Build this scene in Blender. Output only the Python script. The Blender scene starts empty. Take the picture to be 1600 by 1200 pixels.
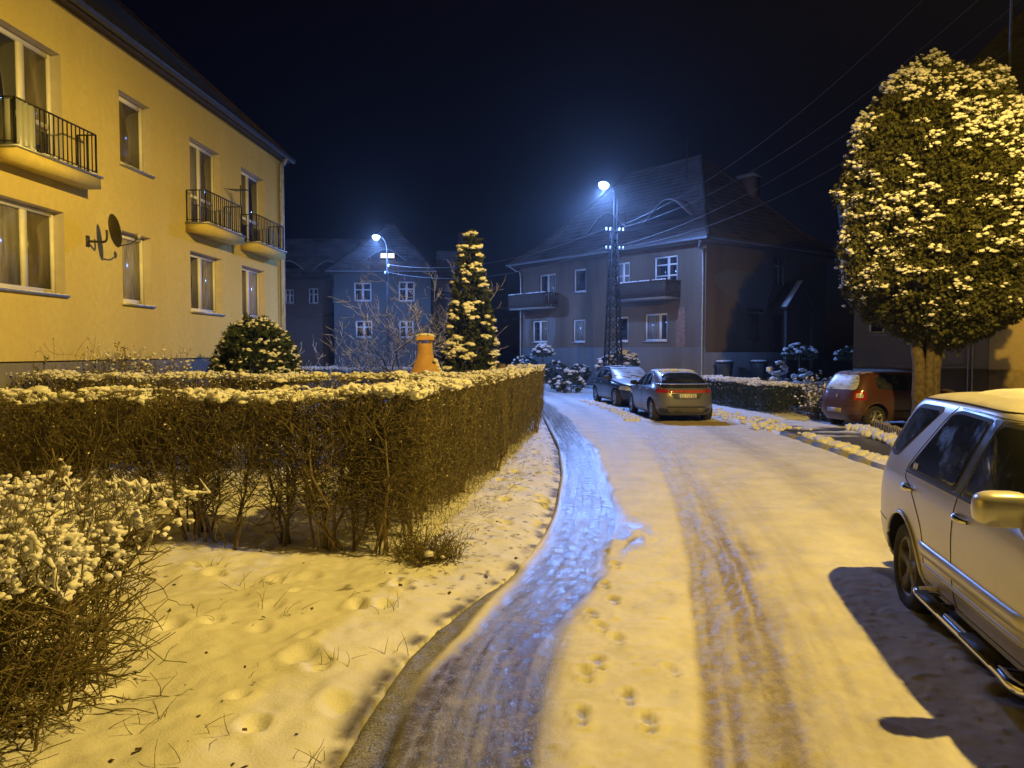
import bpy, math, random
import numpy as np
from mathutils import Vector, Matrix
from mathutils.geometry import delaunay_2d_cdt

rng = np.random.default_rng(7)
random.seed(7)
scene = bpy.context.scene
COL = scene.collection
H = 2.0                       # camera height above the road
PITCH = math.atan(52 / 1200)
R = math.radians

# ------------------------------------------------------------------ noise
def _hash(ix, iy, seed):
    n = (ix.astype(np.int64) * 374761393 + iy.astype(np.int64) * 668265263 + seed * 1442695041) & 0x7fffffff
    n = ((n ^ (n >> 13)) * 1274126177) & 0x7fffffff
    return ((n ^ (n >> 16)) & 0xffff) / 65535.0

def vnoise(x, y, seed=0):
    x = np.asarray(x, float); y = np.asarray(y, float)
    ix = np.floor(x); iy = np.floor(y)
    fx = x - ix; fy = y - iy
    fx = fx * fx * (3 - 2 * fx); fy = fy * fy * (3 - 2 * fy)
    a = _hash(ix, iy, seed); b = _hash(ix + 1, iy, seed)
    c = _hash(ix, iy + 1, seed); d = _hash(ix + 1, iy + 1, seed)
    return a + (b - a) * fx + (c - a) * fy + (a - b - c + d) * fx * fy

def fbm(x, y, seed=0, oct=4):
    s = 0; a = .5; f = 1.0
    for k in range(oct):
        s = s + a * vnoise(x * f, y * f, seed + k * 17)
        a *= .5; f *= 2.03
    return s

def sstep(a, b, x):
    t = np.clip((np.asarray(x, float) - a) / (b - a), 0, 1)
    return t * t * (3 - 2 * t)

# ------------------------------------------------------------------ materials
MATS = {}
STUFF = {'snow', 'rail_snow', 'sill_snow', 'balcony_snow', 'roof_snow', 'twigs', 'leaves', 'seed_heads'}
def nt_new(name):
    m = bpy.data.materials.new(name); m.use_nodes = True
    t = m.node_tree; b = t.nodes['Principled BSDF']
    return m, t, b

def N(t, typ, **kw):
    n = t.nodes.new(typ)
    for k, v in kw.items():
        setattr(n, k, v)
    return n

def coords(t, kind='Object'):
    return N(t, 'ShaderNodeTexCoord').outputs[kind]

def noise(t, scale, detail=4, rough=.55, vec=None, kind='Object'):
    n = N(t, 'ShaderNodeTexNoise'); n.inputs['Scale'].default_value = scale
    n.inputs['Detail'].default_value = detail; n.inputs['Roughness'].default_value = rough
    t.links.new(vec if vec is not None else coords(t, kind), n.inputs['Vector'])
    return n.outputs['Fac']

def ramp(t, fac, stops):
    r = N(t, 'ShaderNodeValToRGB')
    e = r.color_ramp.elements
    e[0].position, e[0].color = stops[0][0], (*stops[0][1], 1)
    e[1].position, e[1].color = stops[-1][0], (*stops[-1][1], 1)
    for p, c in stops[1:-1]:
        q = e.new(p); q.color = (*c, 1)
    t.links.new(fac, r.inputs['Fac'])
    return r.outputs['Color']

def bump(t, b, height, strength=.3, dist=.02):
    n = N(t, 'ShaderNodeBump'); n.inputs['Strength'].default_value = strength; n.inputs['Distance'].default_value = dist
    t.links.new(height, n.inputs['Height']); t.links.new(n.outputs['Normal'], b.inputs['Normal'])

def mixc(t, fac, a, c):
    m = N(t, 'ShaderNodeMix', data_type='RGBA')
    for sock, v in ((m.inputs[0], fac), (m.inputs[6], a), (m.inputs[7], c)):
        if isinstance(v, (tuple, list)):
            sock.default_value = (*v, 1)
        elif isinstance(v, (int, float)):
            sock.default_value = v
        else:
            t.links.new(v, sock)
    return m.outputs[2]

def math_n(t, op, a, c=None, clamp=False):
    m = N(t, 'ShaderNodeMath', operation=op, use_clamp=clamp)
    for i, v in enumerate((a, c)):
        if v is None: continue
        if isinstance(v, (int, float)): m.inputs[i].default_value = v
        else: t.links.new(v, m.inputs[i])
    return m.outputs[0]

def attr(t, name):
    return N(t, 'ShaderNodeAttribute', attribute_name=name).outputs['Fac']

def simple(name, col, rough=.6, metal=0, var=.25, scale=6, bmp=0, bscale=40, spec=.5, coat=0, kind='Object'):
    if name in MATS: return MATS[name]
    m, t, b = nt_new(name)
    lo = tuple(c * (1 - var) for c in col); hi = tuple(min(1, c * (1 + var)) for c in col)
    t.links.new(ramp(t, noise(t, scale, kind=kind), [(.3, lo), (.7, hi)]), b.inputs['Base Color'])
    b.inputs['Roughness'].default_value = rough; b.inputs['Metallic'].default_value = metal
    b.inputs['Specular IOR Level'].default_value = spec; b.inputs['Coat Weight'].default_value = coat
    b.inputs['Coat Roughness'].default_value = .08
    if bmp:
        bump(t, b, noise(t, bscale, 3, kind=kind), bmp, .02)
    MATS[name] = m
    return m

def snow_mat(name='snow', col=(.80, .80, .82), scale=30, bs=.35):
    if name in MATS: return MATS[name]
    m, t, b = nt_new(name)
    g = N(t, 'ShaderNodeNewGeometry').outputs['Position']
    n = noise(t, 3, 4, vec=g)
    t.links.new(ramp(t, n, [(.3, tuple(c * .88 for c in col)), (.7, col)]), b.inputs['Base Color'])
    b.inputs['Roughness'].default_value = .7
    b.inputs['Specular IOR Level'].default_value = .35
    bump(t, b, noise(t, scale, 5, .7, vec=g), bs, .03)
    MATS[name] = m
    return m

def plaster(name, col, stain=(.5, .45, .4), stain_amt=.35, sscale=.6, bmp=.25):
    m, t, b = nt_new(name)
    g = N(t, 'ShaderNodeNewGeometry').outputs['Position']
    fine = ramp(t, noise(t, 9, 5, .65, vec=g), [(.3, tuple(c * .9 for c in col)), (.7, tuple(min(1, c * 1.06) for c in col))])
    mp = N(t, 'ShaderNodeMapping'); mp.inputs['Scale'].default_value = (1.3, 1.3, .16)
    t.links.new(g, mp.inputs['Vector'])
    f = ramp(t, noise(t, sscale, 6, .6, vec=mp.outputs['Vector']), [(.42, (0, 0, 0)), (.68, (1, 1, 1))])
    f = math_n(t, 'MULTIPLY', f, stain_amt)
    dk = tuple(c * s for c, s in zip(col, stain))
    t.links.new(mixc(t, f, fine, dk), b.inputs['Base Color'])
    b.inputs['Roughness'].default_value = .85; b.inputs['Specular IOR Level'].default_value = .25
    bump(t, b, noise(t, 160, 3, .6, vec=g), bmp, .006)
    MATS[name] = m
    return m

def tile_mat(name, col, snow=.0, rows=.33, width=1.9):
    m, t, b = nt_new(name)
    uv = N(t, 'ShaderNodeUVMap'); uv.uv_map = 'uv'
    br = N(t, 'ShaderNodeTexBrick'); br.offset = .5
    br.inputs['Scale'].default_value = 1; br.inputs['Brick Width'].default_value = width; br.inputs['Row Height'].default_value = rows
    br.inputs['Mortar Size'].default_value = .034; br.inputs['Mortar Smooth'].default_value = .5
    br.inputs['Color1'].default_value = (*[c * .75 for c in col], 1); br.inputs['Color2'].default_value = (*[c * 1.2 for c in col], 1)
    br.inputs['Mortar'].default_value = (*[min(.8, c * .7 + snow * .42) for c in col], 1)
    t.links.new(uv.outputs[0], br.inputs['Vector'])
    n = ramp(t, noise(t, .8, 5, .6, vec=uv.outputs[0]), [(.35, (0, 0, 0)), (.75, (1, 1, 1))])
    c = mixc(t, math_n(t, 'MULTIPLY', n, .25 + snow), br.outputs['Color'], (.5 * snow + col[0] * .7, .5 * snow + col[1] * .7, .52 * snow + col[2] * .7))
    t.links.new(c, b.inputs['Base Color'])
    b.inputs['Roughness'].default_value = .65
    wv = N(t, 'ShaderNodeTexWave', wave_type='BANDS', bands_direction='Y', wave_profile='SAW')
    wv.inputs['Scale'].default_value = 1 / rows / 6.283 * 6.283 / (2 * math.pi) * math.pi
    sx = N(t, 'ShaderNodeSeparateXYZ'); t.links.new(uv.outputs[0], sx.inputs[0])
    fr = math_n(t, 'FRACT', math_n(t, 'DIVIDE', sx.outputs[1], rows))
    bump(t, b, math_n(t, 'SUBTRACT', 1.0, fr), .8, .05)
    MATS[name] = m
    return m

def glass_mat(name, col=(.02, .022, .028), fold=0, rough=.08):
    m, t, b = nt_new(name)
    if fold:
        sx = N(t, 'ShaderNodeSeparateXYZ'); t.links.new(coords(t), sx.inputs[0])
        cb = N(t, 'ShaderNodeCombineXYZ'); t.links.new(sx.outputs[0], cb.inputs[0])
        s2 = math_n(t, 'MULTIPLY', sx.outputs[2], .12); t.links.new(s2, cb.inputs[2])
        c = ramp(t, noise(t, fold, 3, .6, vec=cb.outputs[0]), [(.3, tuple(k * .5 for k in col)), (.7, tuple(k * 1.4 for k in col))])
        t.links.new(c, b.inputs['Base Color'])
    else:
        c = ramp(t, noise(t, 1.3, 2), [(.35, tuple(k * .6 for k in col)), (.7, tuple(k * 1.3 for k in col))])
        t.links.new(c, b.inputs['Base Color'])
    b.inputs['Roughness'].default_value = rough
    b.inputs['Specular IOR Level'].default_value = .6
    MATS[name] = m
    return m

def emit(name, col, strength):
    m, t, b = nt_new(name)
    b.inputs['Base Color'].default_value = (*col, 1)
    b.inputs['Emission Color'].default_value = (*col, 1); b.inputs['Emission Strength'].default_value = strength
    MATS[name] = m
    return m

def paint(name, col, metal=.6, frost=.5, rough=.32, dirt=.35):
    """car paint with road dirt low down and thin snow dust on faces that look up"""
    m, t, b = nt_new(name)
    g = N(t, 'ShaderNodeNewGeometry')
    sn = N(t, 'ShaderNodeSeparateXYZ'); t.links.new(g.outputs['Normal'], sn.inputs[0])
    n1 = noise(t, 7, 6, .7)
    up = math_n(t, 'SUBTRACT', math_n(t, 'ADD', sn.outputs[2], math_n(t, 'MULTIPLY', n1, .5)), 1.0)
    up = math_n(t, 'MULTIPLY', up, 4.0, True)
    up = math_n(t, 'MULTIPLY', up, frost)
    so = N(t, 'ShaderNodeSeparateXYZ'); t.links.new(coords(t), so.inputs[0])
    low = math_n(t, 'SUBTRACT', math_n(t, 'ADD', .75, math_n(t, 'MULTIPLY', noise(t, 5, 5, .7), .5)), math_n(t, 'MULTIPLY', so.outputs[2], 1.1), True)
    low = math_n(t, 'MULTIPLY', low, dirt, True)
    c = mixc(t, low, col, (.10, .085, .07))
    c = mixc(t, up, c, (.62, .61, .62))
    t.links.new(c, b.inputs['Base Color'])
    mt = math_n(t, 'MULTIPLY', math_n(t, 'SUBTRACT', 1.0, math_n(t, 'MAXIMUM', up, low)), metal, True)
    t.links.new(mt, b.inputs['Metallic'])
    rr = math_n(t, 'ADD', rough, math_n(t, 'MULTIPLY', math_n(t, 'ADD', math_n(t, 'MAXIMUM', up, low), math_n(t, 'MULTIPLY', noise(t, 3, 4), .3)), .45))
    t.links.new(rr, b.inputs['Roughness'])
    b.inputs['Coat Weight'].default_value = .35; b.inputs['Coat Roughness'].default_value = .15
    bump(t, b, noise(t, 260, 2), .05, .002)
    MATS[name] = m
    return m

# ------------------------------------------------------------------ meshes
class MB:
    def __init__(s):
        s.v = []; s.f = []; s.n = 0
    def add(s, V, F, mi=0):
        V = np.asarray(V, float).reshape(-1, 3); F = np.asarray(F, np.int64)
        s.v.append(V); s.f.append((F + s.n, mi)); s.n += len(V)
        return s
    def box(s, lo, hi, mi=0, M=None):
        x0, y0, z0 = lo; x1, y1, z1 = hi
        V = np.array([(x0, y0, z0), (x1, y0, z0), (x1, y1, z0), (x0, y1, z0), (x0, y0, z1), (x1, y0, z1), (x1, y1, z1), (x0, y1, z1)], float)
        if M is not None:
            V = np.array([M @ Vector(p) for p in V])
        return s.add(V, [(0, 3, 2, 1), (4, 5, 6, 7), (0, 1, 5, 4), (1, 2, 6, 5), (2, 3, 7, 6), (3, 0, 4, 7)], mi)
    def bar(s, a, b_, w, h=None, mi=0):
        """square bar from a to b"""
        h = h or w
        a = Vector(a); b_ = Vector(b_); d = (b_ - a)
        L = d.length
        q = d.to_track_quat('Y', 'Z').to_matrix().to_4x4()
        M = Matrix.Translation(a) @ q
        return s.box((-w / 2, 0, -h / 2), (w / 2, L, h / 2), mi, M)
    def tubes(s, P, Rr, n=4, mi=0, cap=False):
        P = np.asarray(P, float); Rr = np.asarray(Rr, float)
        if P.ndim == 2: P = P[None]; Rr = np.broadcast_to(Rr, P.shape[:2])
        if Rr.ndim == 1: Rr = np.broadcast_to(Rr, P.shape[:2])
        Nn, K, _ = P.shape
        T = np.gradient(P, axis=1)
        T /= np.linalg.norm(T, axis=2, keepdims=True) + 1e-9
        ref = np.where(np.abs(T[..., 2:3]) > .9, np.array([1., 0, 0]), np.array([0, 0, 1.]))
        A = np.cross(T, ref); A /= np.linalg.norm(A, axis=2, keepdims=True) + 1e-9
        B = np.cross(T, A)
        th = np.arange(n) * 2 * np.pi / n
        ring = A[:, :, None] * np.cos(th)[None, None, :, None] + B[:, :, None] * np.sin(th)[None, None, :, None]
        V = P[:, :, None] + ring * Rr[:, :, None, None]
        base = (np.arange(Nn) * K * n)[:, None, None]
        k = (np.arange(K - 1) * n)[None, :, None]
        j = np.arange(n)[None, None, :]; j2 = (j + 1) % n
        F = np.stack(np.broadcast_arrays(base + k + j, base + k + j2, base + k + n + j2, base + k + n + j), -1).reshape(-1, 4)
        s.add(V.reshape(-1, 3), F, mi)
        if cap:
            for e in (0, K - 1):
                idx = (np.arange(Nn) * K * n)[:, None] + e * n + np.arange(n)[None]
                nb = s.n - Nn * K * n
                s.f.append((idx + nb, mi))
        return s
    def lathe(s, prof, n=24, mi=0, M=None):
        """profile (r, z) about z"""
        prof = np.asarray(prof, float); K = len(prof)
        th = np.arange(n) * 2 * np.pi / n
        V = np.stack([prof[:, None, 0] * np.cos(th), prof[:, None, 0] * np.sin(th), np.broadcast_to(prof[:, None, 1], (K, n))], -1).reshape(-1, 3)
        if M is not None: V = V @ np.array(M.to_3x3()).T + np.array(M.translation)
        k = (np.arange(K - 1) * n)[:, None]; j = np.arange(n)[None]; j2 = (j + 1) % n
        F = np.stack(np.broadcast_arrays(k + j, k + j2, k + n + j2, k + n + j), -1).reshape(-1, 4)
        return s.add(V, F, mi)
    def quads(s, C, U, W, mi=0):
        """diamond leaves: base C, axis U (full length), half width W"""
        C = np.asarray(C); V = np.stack([C, C + U * .45 + W, C + U, C + U * .45 - W], 1).reshape(-1, 3)
        F = (np.arange(len(C)) * 4)[:, None] + np.arange(4)[None]
        return s.add(V, F, mi)
    def blobs(s, C, S, sub=1, mi=0, jit=.22):
        base, bf = ICO[sub]
        C = np.asarray(C, float); S = np.asarray(S, float)
        if S.ndim == 1: S = np.repeat(S[:, None], 3, 1)
        n = len(C); a = rng.random(n) * 6.283
        ca, sa = np.cos(a)[:, None], np.sin(a)[:, None]
        ph = rng.random((n, 1, 3)) * 6.28
        bump_ = 1 + jit * (np.sin(base[None] @ np.array([[2.1], [1.3], [.7]]) * 2 + ph[:, :, :1]) * np.sin(base[None] @ np.array([[-1.1], [2.4], [1.6]]) * 1.7 + ph[:, :, 1:2]))
        L = base[None] * bump_ * S[:, None]
        V = np.stack([L[..., 0] * ca - L[..., 1] * sa, L[..., 0] * sa + L[..., 1] * ca, L[..., 2]], -1) + C[:, None]
        F = (bf[None] + (np.arange(n) * len(base))[:, None, None]).reshape(-1, 3)
        return s.add(V.reshape(-1, 3), F, mi)
    def build(s, name, mat, parent=None, smooth=False, uv=None, attrs=None):
        me = bpy.data.meshes.new(name)
        V = np.concatenate(s.v)
        me.vertices.add(len(V)); me.vertices.foreach_set('co', V.astype(np.float32).ravel())
        loops = np.concatenate([f.ravel() for f, _ in s.f])
        tot = np.concatenate([np.full(len(f), f.shape[1]) for f, _ in s.f])
        mi = np.concatenate([np.full(len(f), m) for f, m in s.f])
        me.loops.add(len(loops)); me.loops.foreach_set('vertex_index', loops.astype(np.int32))
        me.polygons.add(len(tot))
        me.polygons.foreach_set('loop_start', (np.cumsum(tot) - tot).astype(np.int32))
        me.polygons.foreach_set('loop_total', tot.astype(np.int32))
        me.polygons.foreach_set('material_index', mi.astype(np.int32))
        if smooth: me.polygons.foreach_set('use_smooth', np.ones(len(tot), bool))
        if uv is not None:
            lay = me.uv_layers.new(name='uv'); lay.data.foreach_set('uv', np.asarray(uv)[loops].astype(np.float32).ravel())
        for k, a in (attrs or {}).items():
            at = me.attributes.new(k, 'FLOAT', 'POINT'); at.data.foreach_set('value', np.asarray(a, np.float32))
        me.update(calc_edges=True); me.validate()
        for m in (mat if isinstance(mat, (list, tuple)) else [mat]): me.materials.append(m)
        o = bpy.data.objects.new(name, me); COL.objects.link(o)
        if parent is not None:
            o.parent = parent
            if name in STUFF: o['kind'] = 'stuff'
        return o

def _ico(sub):
    import bmesh
    bm = bmesh.new(); bmesh.ops.create_icosphere(bm, subdivisions=sub, radius=1)
    bm.verts.ensure_lookup_table()
    v = np.array([q.co[:] for q in bm.verts]); f = np.array([[q.index for q in p.verts] for p in bm.faces]); bm.free()
    return v, f
ICO = {k: _ico(k) for k in (1, 2, 3)}

def tag(o, label=None, cat=None, group=None, kind=None):
    for k, v in (('label', label), ('category', cat), ('group', group), ('kind', kind)):
        if v: o[k] = v
    return o
def thing(name, label, cat, loc=(0, 0, 0), rz=0, group=None):
    o = bpy.data.objects.new(name, None); COL.objects.link(o); o.empty_display_size = .3
    o.location = loc; o.rotation_euler = (0, 0, rz)
    return tag(o, label, cat, group)
def copy_thing(r, loc, rz, label):
    c = r.copy(); COL.objects.link(c); c.location = loc; c.rotation_euler = (0, 0, rz); c['label'] = label
    for ch in r.children:
        d = ch.copy(); COL.objects.link(d); d.parent = c
        for g in ch.children:
            e = g.copy(); COL.objects.link(e); e.parent = d
    return c

def unit(v): return v / (np.linalg.norm(v, axis=-1, keepdims=True) + 1e-9)
def rdir(n): return unit(rng.normal(size=(n, 3)))

def curve_pts(pts, n=40):
    """smooth path through points (Catmull-Rom)"""
    P = np.asarray(pts, float); P = np.vstack([2 * P[0] - P[1], P, 2 * P[-1] - P[-2]])
    out = []
    m = len(P) - 3
    for t in np.linspace(0, m - 1e-6, n):
        i = int(t); u = t - i
        a, b_, c, d = P[i:i + 4]
        out.append(.5 * (2 * b_ + (c - a) * u + (2 * a - 5 * b_ + 4 * c - d) * u * u + (3 * b_ - a - 3 * c + d) * u ** 3))
    return np.array(out)

# ------------------------------------------------------------------ common materials
SNOW = snow_mat()
SNOWS = snow_mat('snow_clump', (.82, .82, .84), 60, .3)
TWIG = simple('twig_bark', (.150, .122, .050), .8, var=.45, scale=30)
STEM = simple('stem_bark', (.20, .15, .085), .85, var=.4, scale=25, bmp=.4)
DRY = simple('dry_leaf', (.17, .148, .045), .75, var=.5, scale=14)
BARK = simple('tree_bark', (.10, .075, .045), .9, var=.45, scale=12, bmp=.9, bscale=22)
WHITE = simple('white_frame', (.72, .71, .69), .45, var=.06)
BLACKM = simple('black_metal', (.02, .02, .022), .5, var=.3)
RUBBER = simple('rubber', (.025, .024, .023), .85, var=.4, scale=20, bmp=.3)
ZINC = simple('zinc_metal', (.35, .36, .38), .45, metal=.7, var=.2)
CONC = simple('concrete', (.27, .26, .24), .9, var=.25, scale=14, bmp=.5, bscale=90)
DARKW = simple('dark_wood', (.055, .038, .025), .8, var=.4, scale=18, bmp=.3)
G_DARK = glass_mat('window_glass_dark')
G_CURT = glass_mat('window_glass_curtain', (.22, .205, .185), fold=9, rough=.15)
G_NET = glass_mat('window_glass_net', (.30, .28, .25), fold=16, rough=.2)
G_BRN = glass_mat('window_glass_blind', (.13, .11, .08), fold=3, rough=.15)
G_CAR = glass_mat('car_glass', (.02, .023, .03), rough=.06)
def _frost_edges(m):
    t = m.node_tree; b = t.nodes['Principled BSDF']
    f = ramp(t, noise(t, 3.5, 6, .7), [(.50, (0, 0, 0)), (.72, (1, 1, 1))])
    old = b.inputs['Base Color'].links[0].from_socket
    t.links.new(mixc(t, math_n(t, 'MULTIPLY', f, .18), old, (.16, .17, .19)), b.inputs['Base Color'])
    t.links.new(math_n(t, 'ADD', .05, math_n(t, 'MULTIPLY', f, .4)), b.inputs['Roughness'])
_frost_edges(G_CAR)
EVG = simple('evergreen_leaf', (.030, .042, .018), .7, var=.5, scale=14)
# ================================================================== SETTING
_LY = np.array([-2, 1, 2.6, 3.68, 4.47, 5.25, 5.97, 6.7, 7.7, 9.5, 12.2, 15.8, 22.4, 27.6, 32, 38, 46, 56, 66])
_LX = np.array([-.9, -.9, -.88, -.83, -.75, -.61, -.32, .0, .27, .54, .79, .95, .95, .87, .55, -.4, -3, -8, -16])
_RY = np.array([-2, 10, 12.6, 17, 22, 28, 34, 37.5, 43.6, 52, 60, 66])
_RX = np.array([5.6, 5.9, 6.05, 6.25, 6.1, 5.5, 4.5, 3.6, 1.5, -2.2, -8, -13])
def _smooth_tab(xs, ys):
    g = np.arange(-2, 66.01, .1); y = np.interp(g, xs, ys)
    k = np.ones(9) / 9
    yp = np.convolve(np.pad(y, 4, mode='edge'), k, 'valid')
    return lambda q: np.interp(q, g, yp)
Ledge = _smooth_tab(_LY, _LX); Redge = _smooth_tab(_RY, _RX)

FOOT = [(.63, 5.35, .3), (.78, 6.35, -.2), (.80, 5.95, .2), (.72, 5.1, .1), (.54, 4.72, -.2), (.60, 5.62, .3), (.44, 4.55, .2),
        (.66, 4.25, -.1), (.72, 3.95, .2), (.95, 6.9, .1), (.92, 7.4, .0), (.38, 4.05, .1), (.98, 4.6, .2), (.36, 3.4, .0), (.8, 3.3, .1)]

def make_road():
    ys = [-1.5]
    while ys[-1] < 64: ys.append(ys[-1] + max(.02 if ys[-1] > 2.5 else .12, ys[-1] * .004))
    Y = np.array(ys)
    nd = 250
    t = np.linspace(0, 1, nd)
    Lx = Ledge(Y)[:, None]; Rx = Redge(Y)[:, None] + .02
    X = Lx + (Rx - Lx) * t[None]
    YY = np.broadcast_to(Y[:, None], X.shape)
    d = X - Lx
    # --- left tyre track (bare wet ice)
    tY = np.array([-2, 3.7, 4.4, 5.3, 6.8, 8.2, 11.3, 17, 25, 35, 60])
    a0 = np.interp(YY, tY, [.1, .1, .14, .32, .05, .02, .02, 0, 0, .2, .3]); a1 = np.interp(YY, tY, [1.0, 1.0, .98, .92, .74, .78, .74, .66, .6, .55, .5])
    wob = (fbm(d * 5, YY * .8, 3) - .5) * .25
    ice = sstep(-.05, .09, d - a0 + wob * .5) * (1 - sstep(-.10, .12, d - a1 + wob))
    fade = np.interp(YY, [0, 18, 26, 36, 60], [1, 1, .75, .45, .3])
    streak = fbm(d * 26, YY * .7, 11)
    ice = ice * fade * np.clip(.80 + .2 * sstep(.3, .6, streak), 0, 1)
    # wet lens beside the track
    lens = (1 - sstep(.0, .35, np.abs(YY - 8.1) / 3.2 + np.abs(d - .92) * .9 - .1 + wob)) * sstep(.35, .55, fbm(d * 7, YY * 2.2, 41))
    ice = np.maximum(ice, lens * .8)
    # gutter along the kerb, near part
    gw = np.interp(YY, [3, 3.7, 4.4, 5.3, 6.0, 6.4, 7], [.22, .2, .15, .2, .10, .05, .0])
    gut = (1 - sstep(-.03, .06, d - gw + wob * .4)) * sstep(0, .04, 6.9 - YY)
    Xt = np.interp(YY, [-2, 3.7, 5.3, 7, 8.8, 10.5, 12.5, 15, 18, 22, 26, 32, 40, 60], [-.1, 1.25, 1.60, 1.93, 2.22, 2.48, 2.74, 3.02, 3.24, 3.36, 3.3, 2.8, 1.6, -6])
    dc = Xt - Lx
    e = d - dc
    wear = .7 + .5 * sstep(.30, .64, fbm(e * 16, YY * .5, 23)) * (.5 + fbm(e * 3, YY * .9, 24)) + .5 * (fbm(e * 22, YY * 7, 25, 3) - .45)
    soft = .28 + (fbm(e * 2, YY * .7, 27) - .5) * .16
    tr = sstep(-.36, -.26, e + (fbm(YY * 2.5, e * 2, 28) - .5) * .08) * (1 - sstep(.02, .42, e - .10 + (fbm(YY * 2, e * 2, 29) - .5) * .3)) * np.interp(YY, [2, 7.5, 10, 18, 40], [.95, .85, .42, .26, .2])
    tr3 = np.exp(-((e - .55) / .34) ** 4) * .36 * np.interp(YY, [3, 9, 14], [1.2, .6, .2])
    tr2 = np.exp(-((e - 1.75) / .3) ** 4) * np.interp(YY, [2, 8, 14, 24, 40], [.08, .14, .3, .3, .2])
    tr4 = np.exp(-((e + .95) / .25) ** 4) * np.interp(YY, [2, 8, 14, 24, 40], [.0, .1, .2, .3, .2])
    tr = np.clip(np.maximum.reduce([tr, tr3, tr2, tr4]) * wear, 0, 1)
    # bare asphalt below the parked cars
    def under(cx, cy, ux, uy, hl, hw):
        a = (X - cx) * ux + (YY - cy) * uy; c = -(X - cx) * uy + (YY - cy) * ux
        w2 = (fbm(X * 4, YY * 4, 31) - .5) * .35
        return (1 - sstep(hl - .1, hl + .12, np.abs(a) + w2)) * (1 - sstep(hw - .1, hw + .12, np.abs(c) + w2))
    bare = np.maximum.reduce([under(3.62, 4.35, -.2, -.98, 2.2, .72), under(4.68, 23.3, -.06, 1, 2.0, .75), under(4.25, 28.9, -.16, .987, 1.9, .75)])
    sodium_lit = under(4.9, 20.6, 0, 1, .55, 1.15) * sstep(-.2, .1, d - 2.6)  # yellow sodium light on bare ice, painted into the road colour
    # --- height
    big = (fbm(X * .8, YY * .8, 5) - .5) * .05
    mid = (fbm(X * 4.5, YY * 3.0, 6, 5) - .5) * .035
    fine = (fbm(X * 22, YY * 15, 8, 3) - .5) * .016
    ridge = (np.abs(np.sin(d * 2 * np.pi / .055 + 2 * streak)) - .5) * .004 + (fbm(d * 30, YY * 6, 12, 4) - .5) * .006
    snowh = .045 + big + mid + fine
    hice = .016 + big * .5 + ridge + (fbm(X * 26, YY * 16, 14, 4) - .5) * .006
    Z = snowh * (1 - ice) + hice * ice
    Z -= .016 * tr + tr * (np.abs(np.sin(e * 2 * np.pi / .07 + 1.5 * fbm(e * 4, YY, 19))) - .5) * .006 - tr * (fbm(e * 20, YY * 12, 18, 3) - .5) * .02
    lane = np.maximum(ice, tr)
    Z -= .03 * gut
    Z = Z * (1 - bare) + .004 * bare
    wet = np.zeros_like(Z)
    for k, (fx, fy, ang) in enumerate(FOOT):
        for (ox, oy, ra, rb) in ((0, .04, .046, .085), (0, -.075, .036, .045)):
            ca, sa = math.cos(ang), math.sin(ang)
            px = (X - fx - ox) * ca + (YY - fy - oy) * sa; py = -(X - fx - ox) * sa + (YY - fy - oy) * ca
            q = np.sqrt((px / ra) ** 2 + (py / rb) ** 2) + (fbm(X * 18 + k, YY * 18, 37, 3) - .45) * .3
            Z -= .016 * (1 - sstep(.5, 1.15, q)) * (1 + .8 * (fbm(X * 30, YY * 30, 33) - .5)); Z += .009 * np.exp(-((q - 1.3) / .3) ** 2)
            wet = np.maximum(wet, (1 - sstep(.55, 1.0, q)) * (.5 if k % 3 else .2))
    # scattered kicked-up crumbs
    Z += .012 * sstep(.80, .95, vnoise(X * 21, YY * 21, 51)) * (1 - lane)
    # edges die down to the ground sheet
    Z += .006
    Z[:, 0] -= .03; Z[:, -1] -= .03
    V = np.stack([X, YY, Z], -1).reshape(-1, 3)
    r, c = Z.shape
    i = (np.arange(r - 1) * c)[:, None] + np.arange(c - 1)[None]
    F = np.stack([i, i + 1, i + c + 1, i + c], -1).reshape(-1, 4)
    mb = MB().add(V, F)
    m, t_, b = nt_new('road_snow_and_ice')
    ai, at_, ab, aw, ag, asl = [attr(t_, k) for k in ('ice', 'track', 'bare', 'wet', 'gutter', 'sodium_lit')]
    g = N(t_, 'ShaderNodeNewGeometry').outputs['Position']
    snow = ramp(t_, noise(t_, 2.2, 6, .65, vec=g), [(.3, (.60, .59, .58)), (.55, (.73, .72, .72)), (.75, (.80, .80, .80))])
    packed = ramp(t_, noise(t_, 16, 5, .7, vec=g), [(.3, (.17, .145, .12)), (.7, (.34, .30, .265))])
    icec = ramp(t_, noise(t_, 24, 6, .75, vec=g), [(.3, (.04, .036, .033)), (.55, (.095, .085, .074)), (.78, (.24, .215, .19))])
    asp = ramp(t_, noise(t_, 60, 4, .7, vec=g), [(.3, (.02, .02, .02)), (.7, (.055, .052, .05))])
    icm = math_n(t_, 'MAXIMUM', ai, aw)
    spk = math_n(t_, 'SUBTRACT', noise(t_, 85, 5, .8, vec=g), .5)
    spk2 = math_n(t_, 'SUBTRACT', noise(t_, 9, 4, .7, vec=g), .5)
    icm = math_n(t_, 'MULTIPLY', icm, math_n(t_, 'ADD', .95, math_n(t_, 'ADD', math_n(t_, 'MULTIPLY', spk, 1.6), math_n(t_, 'MULTIPLY', spk2, 1.1)), True), True)
    at_ = math_n(t_, 'MULTIPLY', at_, math_n(t_, 'ADD', 1.0, math_n(t_, 'MULTIPLY', spk, 1.5)), True)
    c = mixc(t_, at_, snow, packed)
    c = mixc(t_, asl, c, (.42, .33, .15))
    c = mixc(t_, icm, c, icec)
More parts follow.
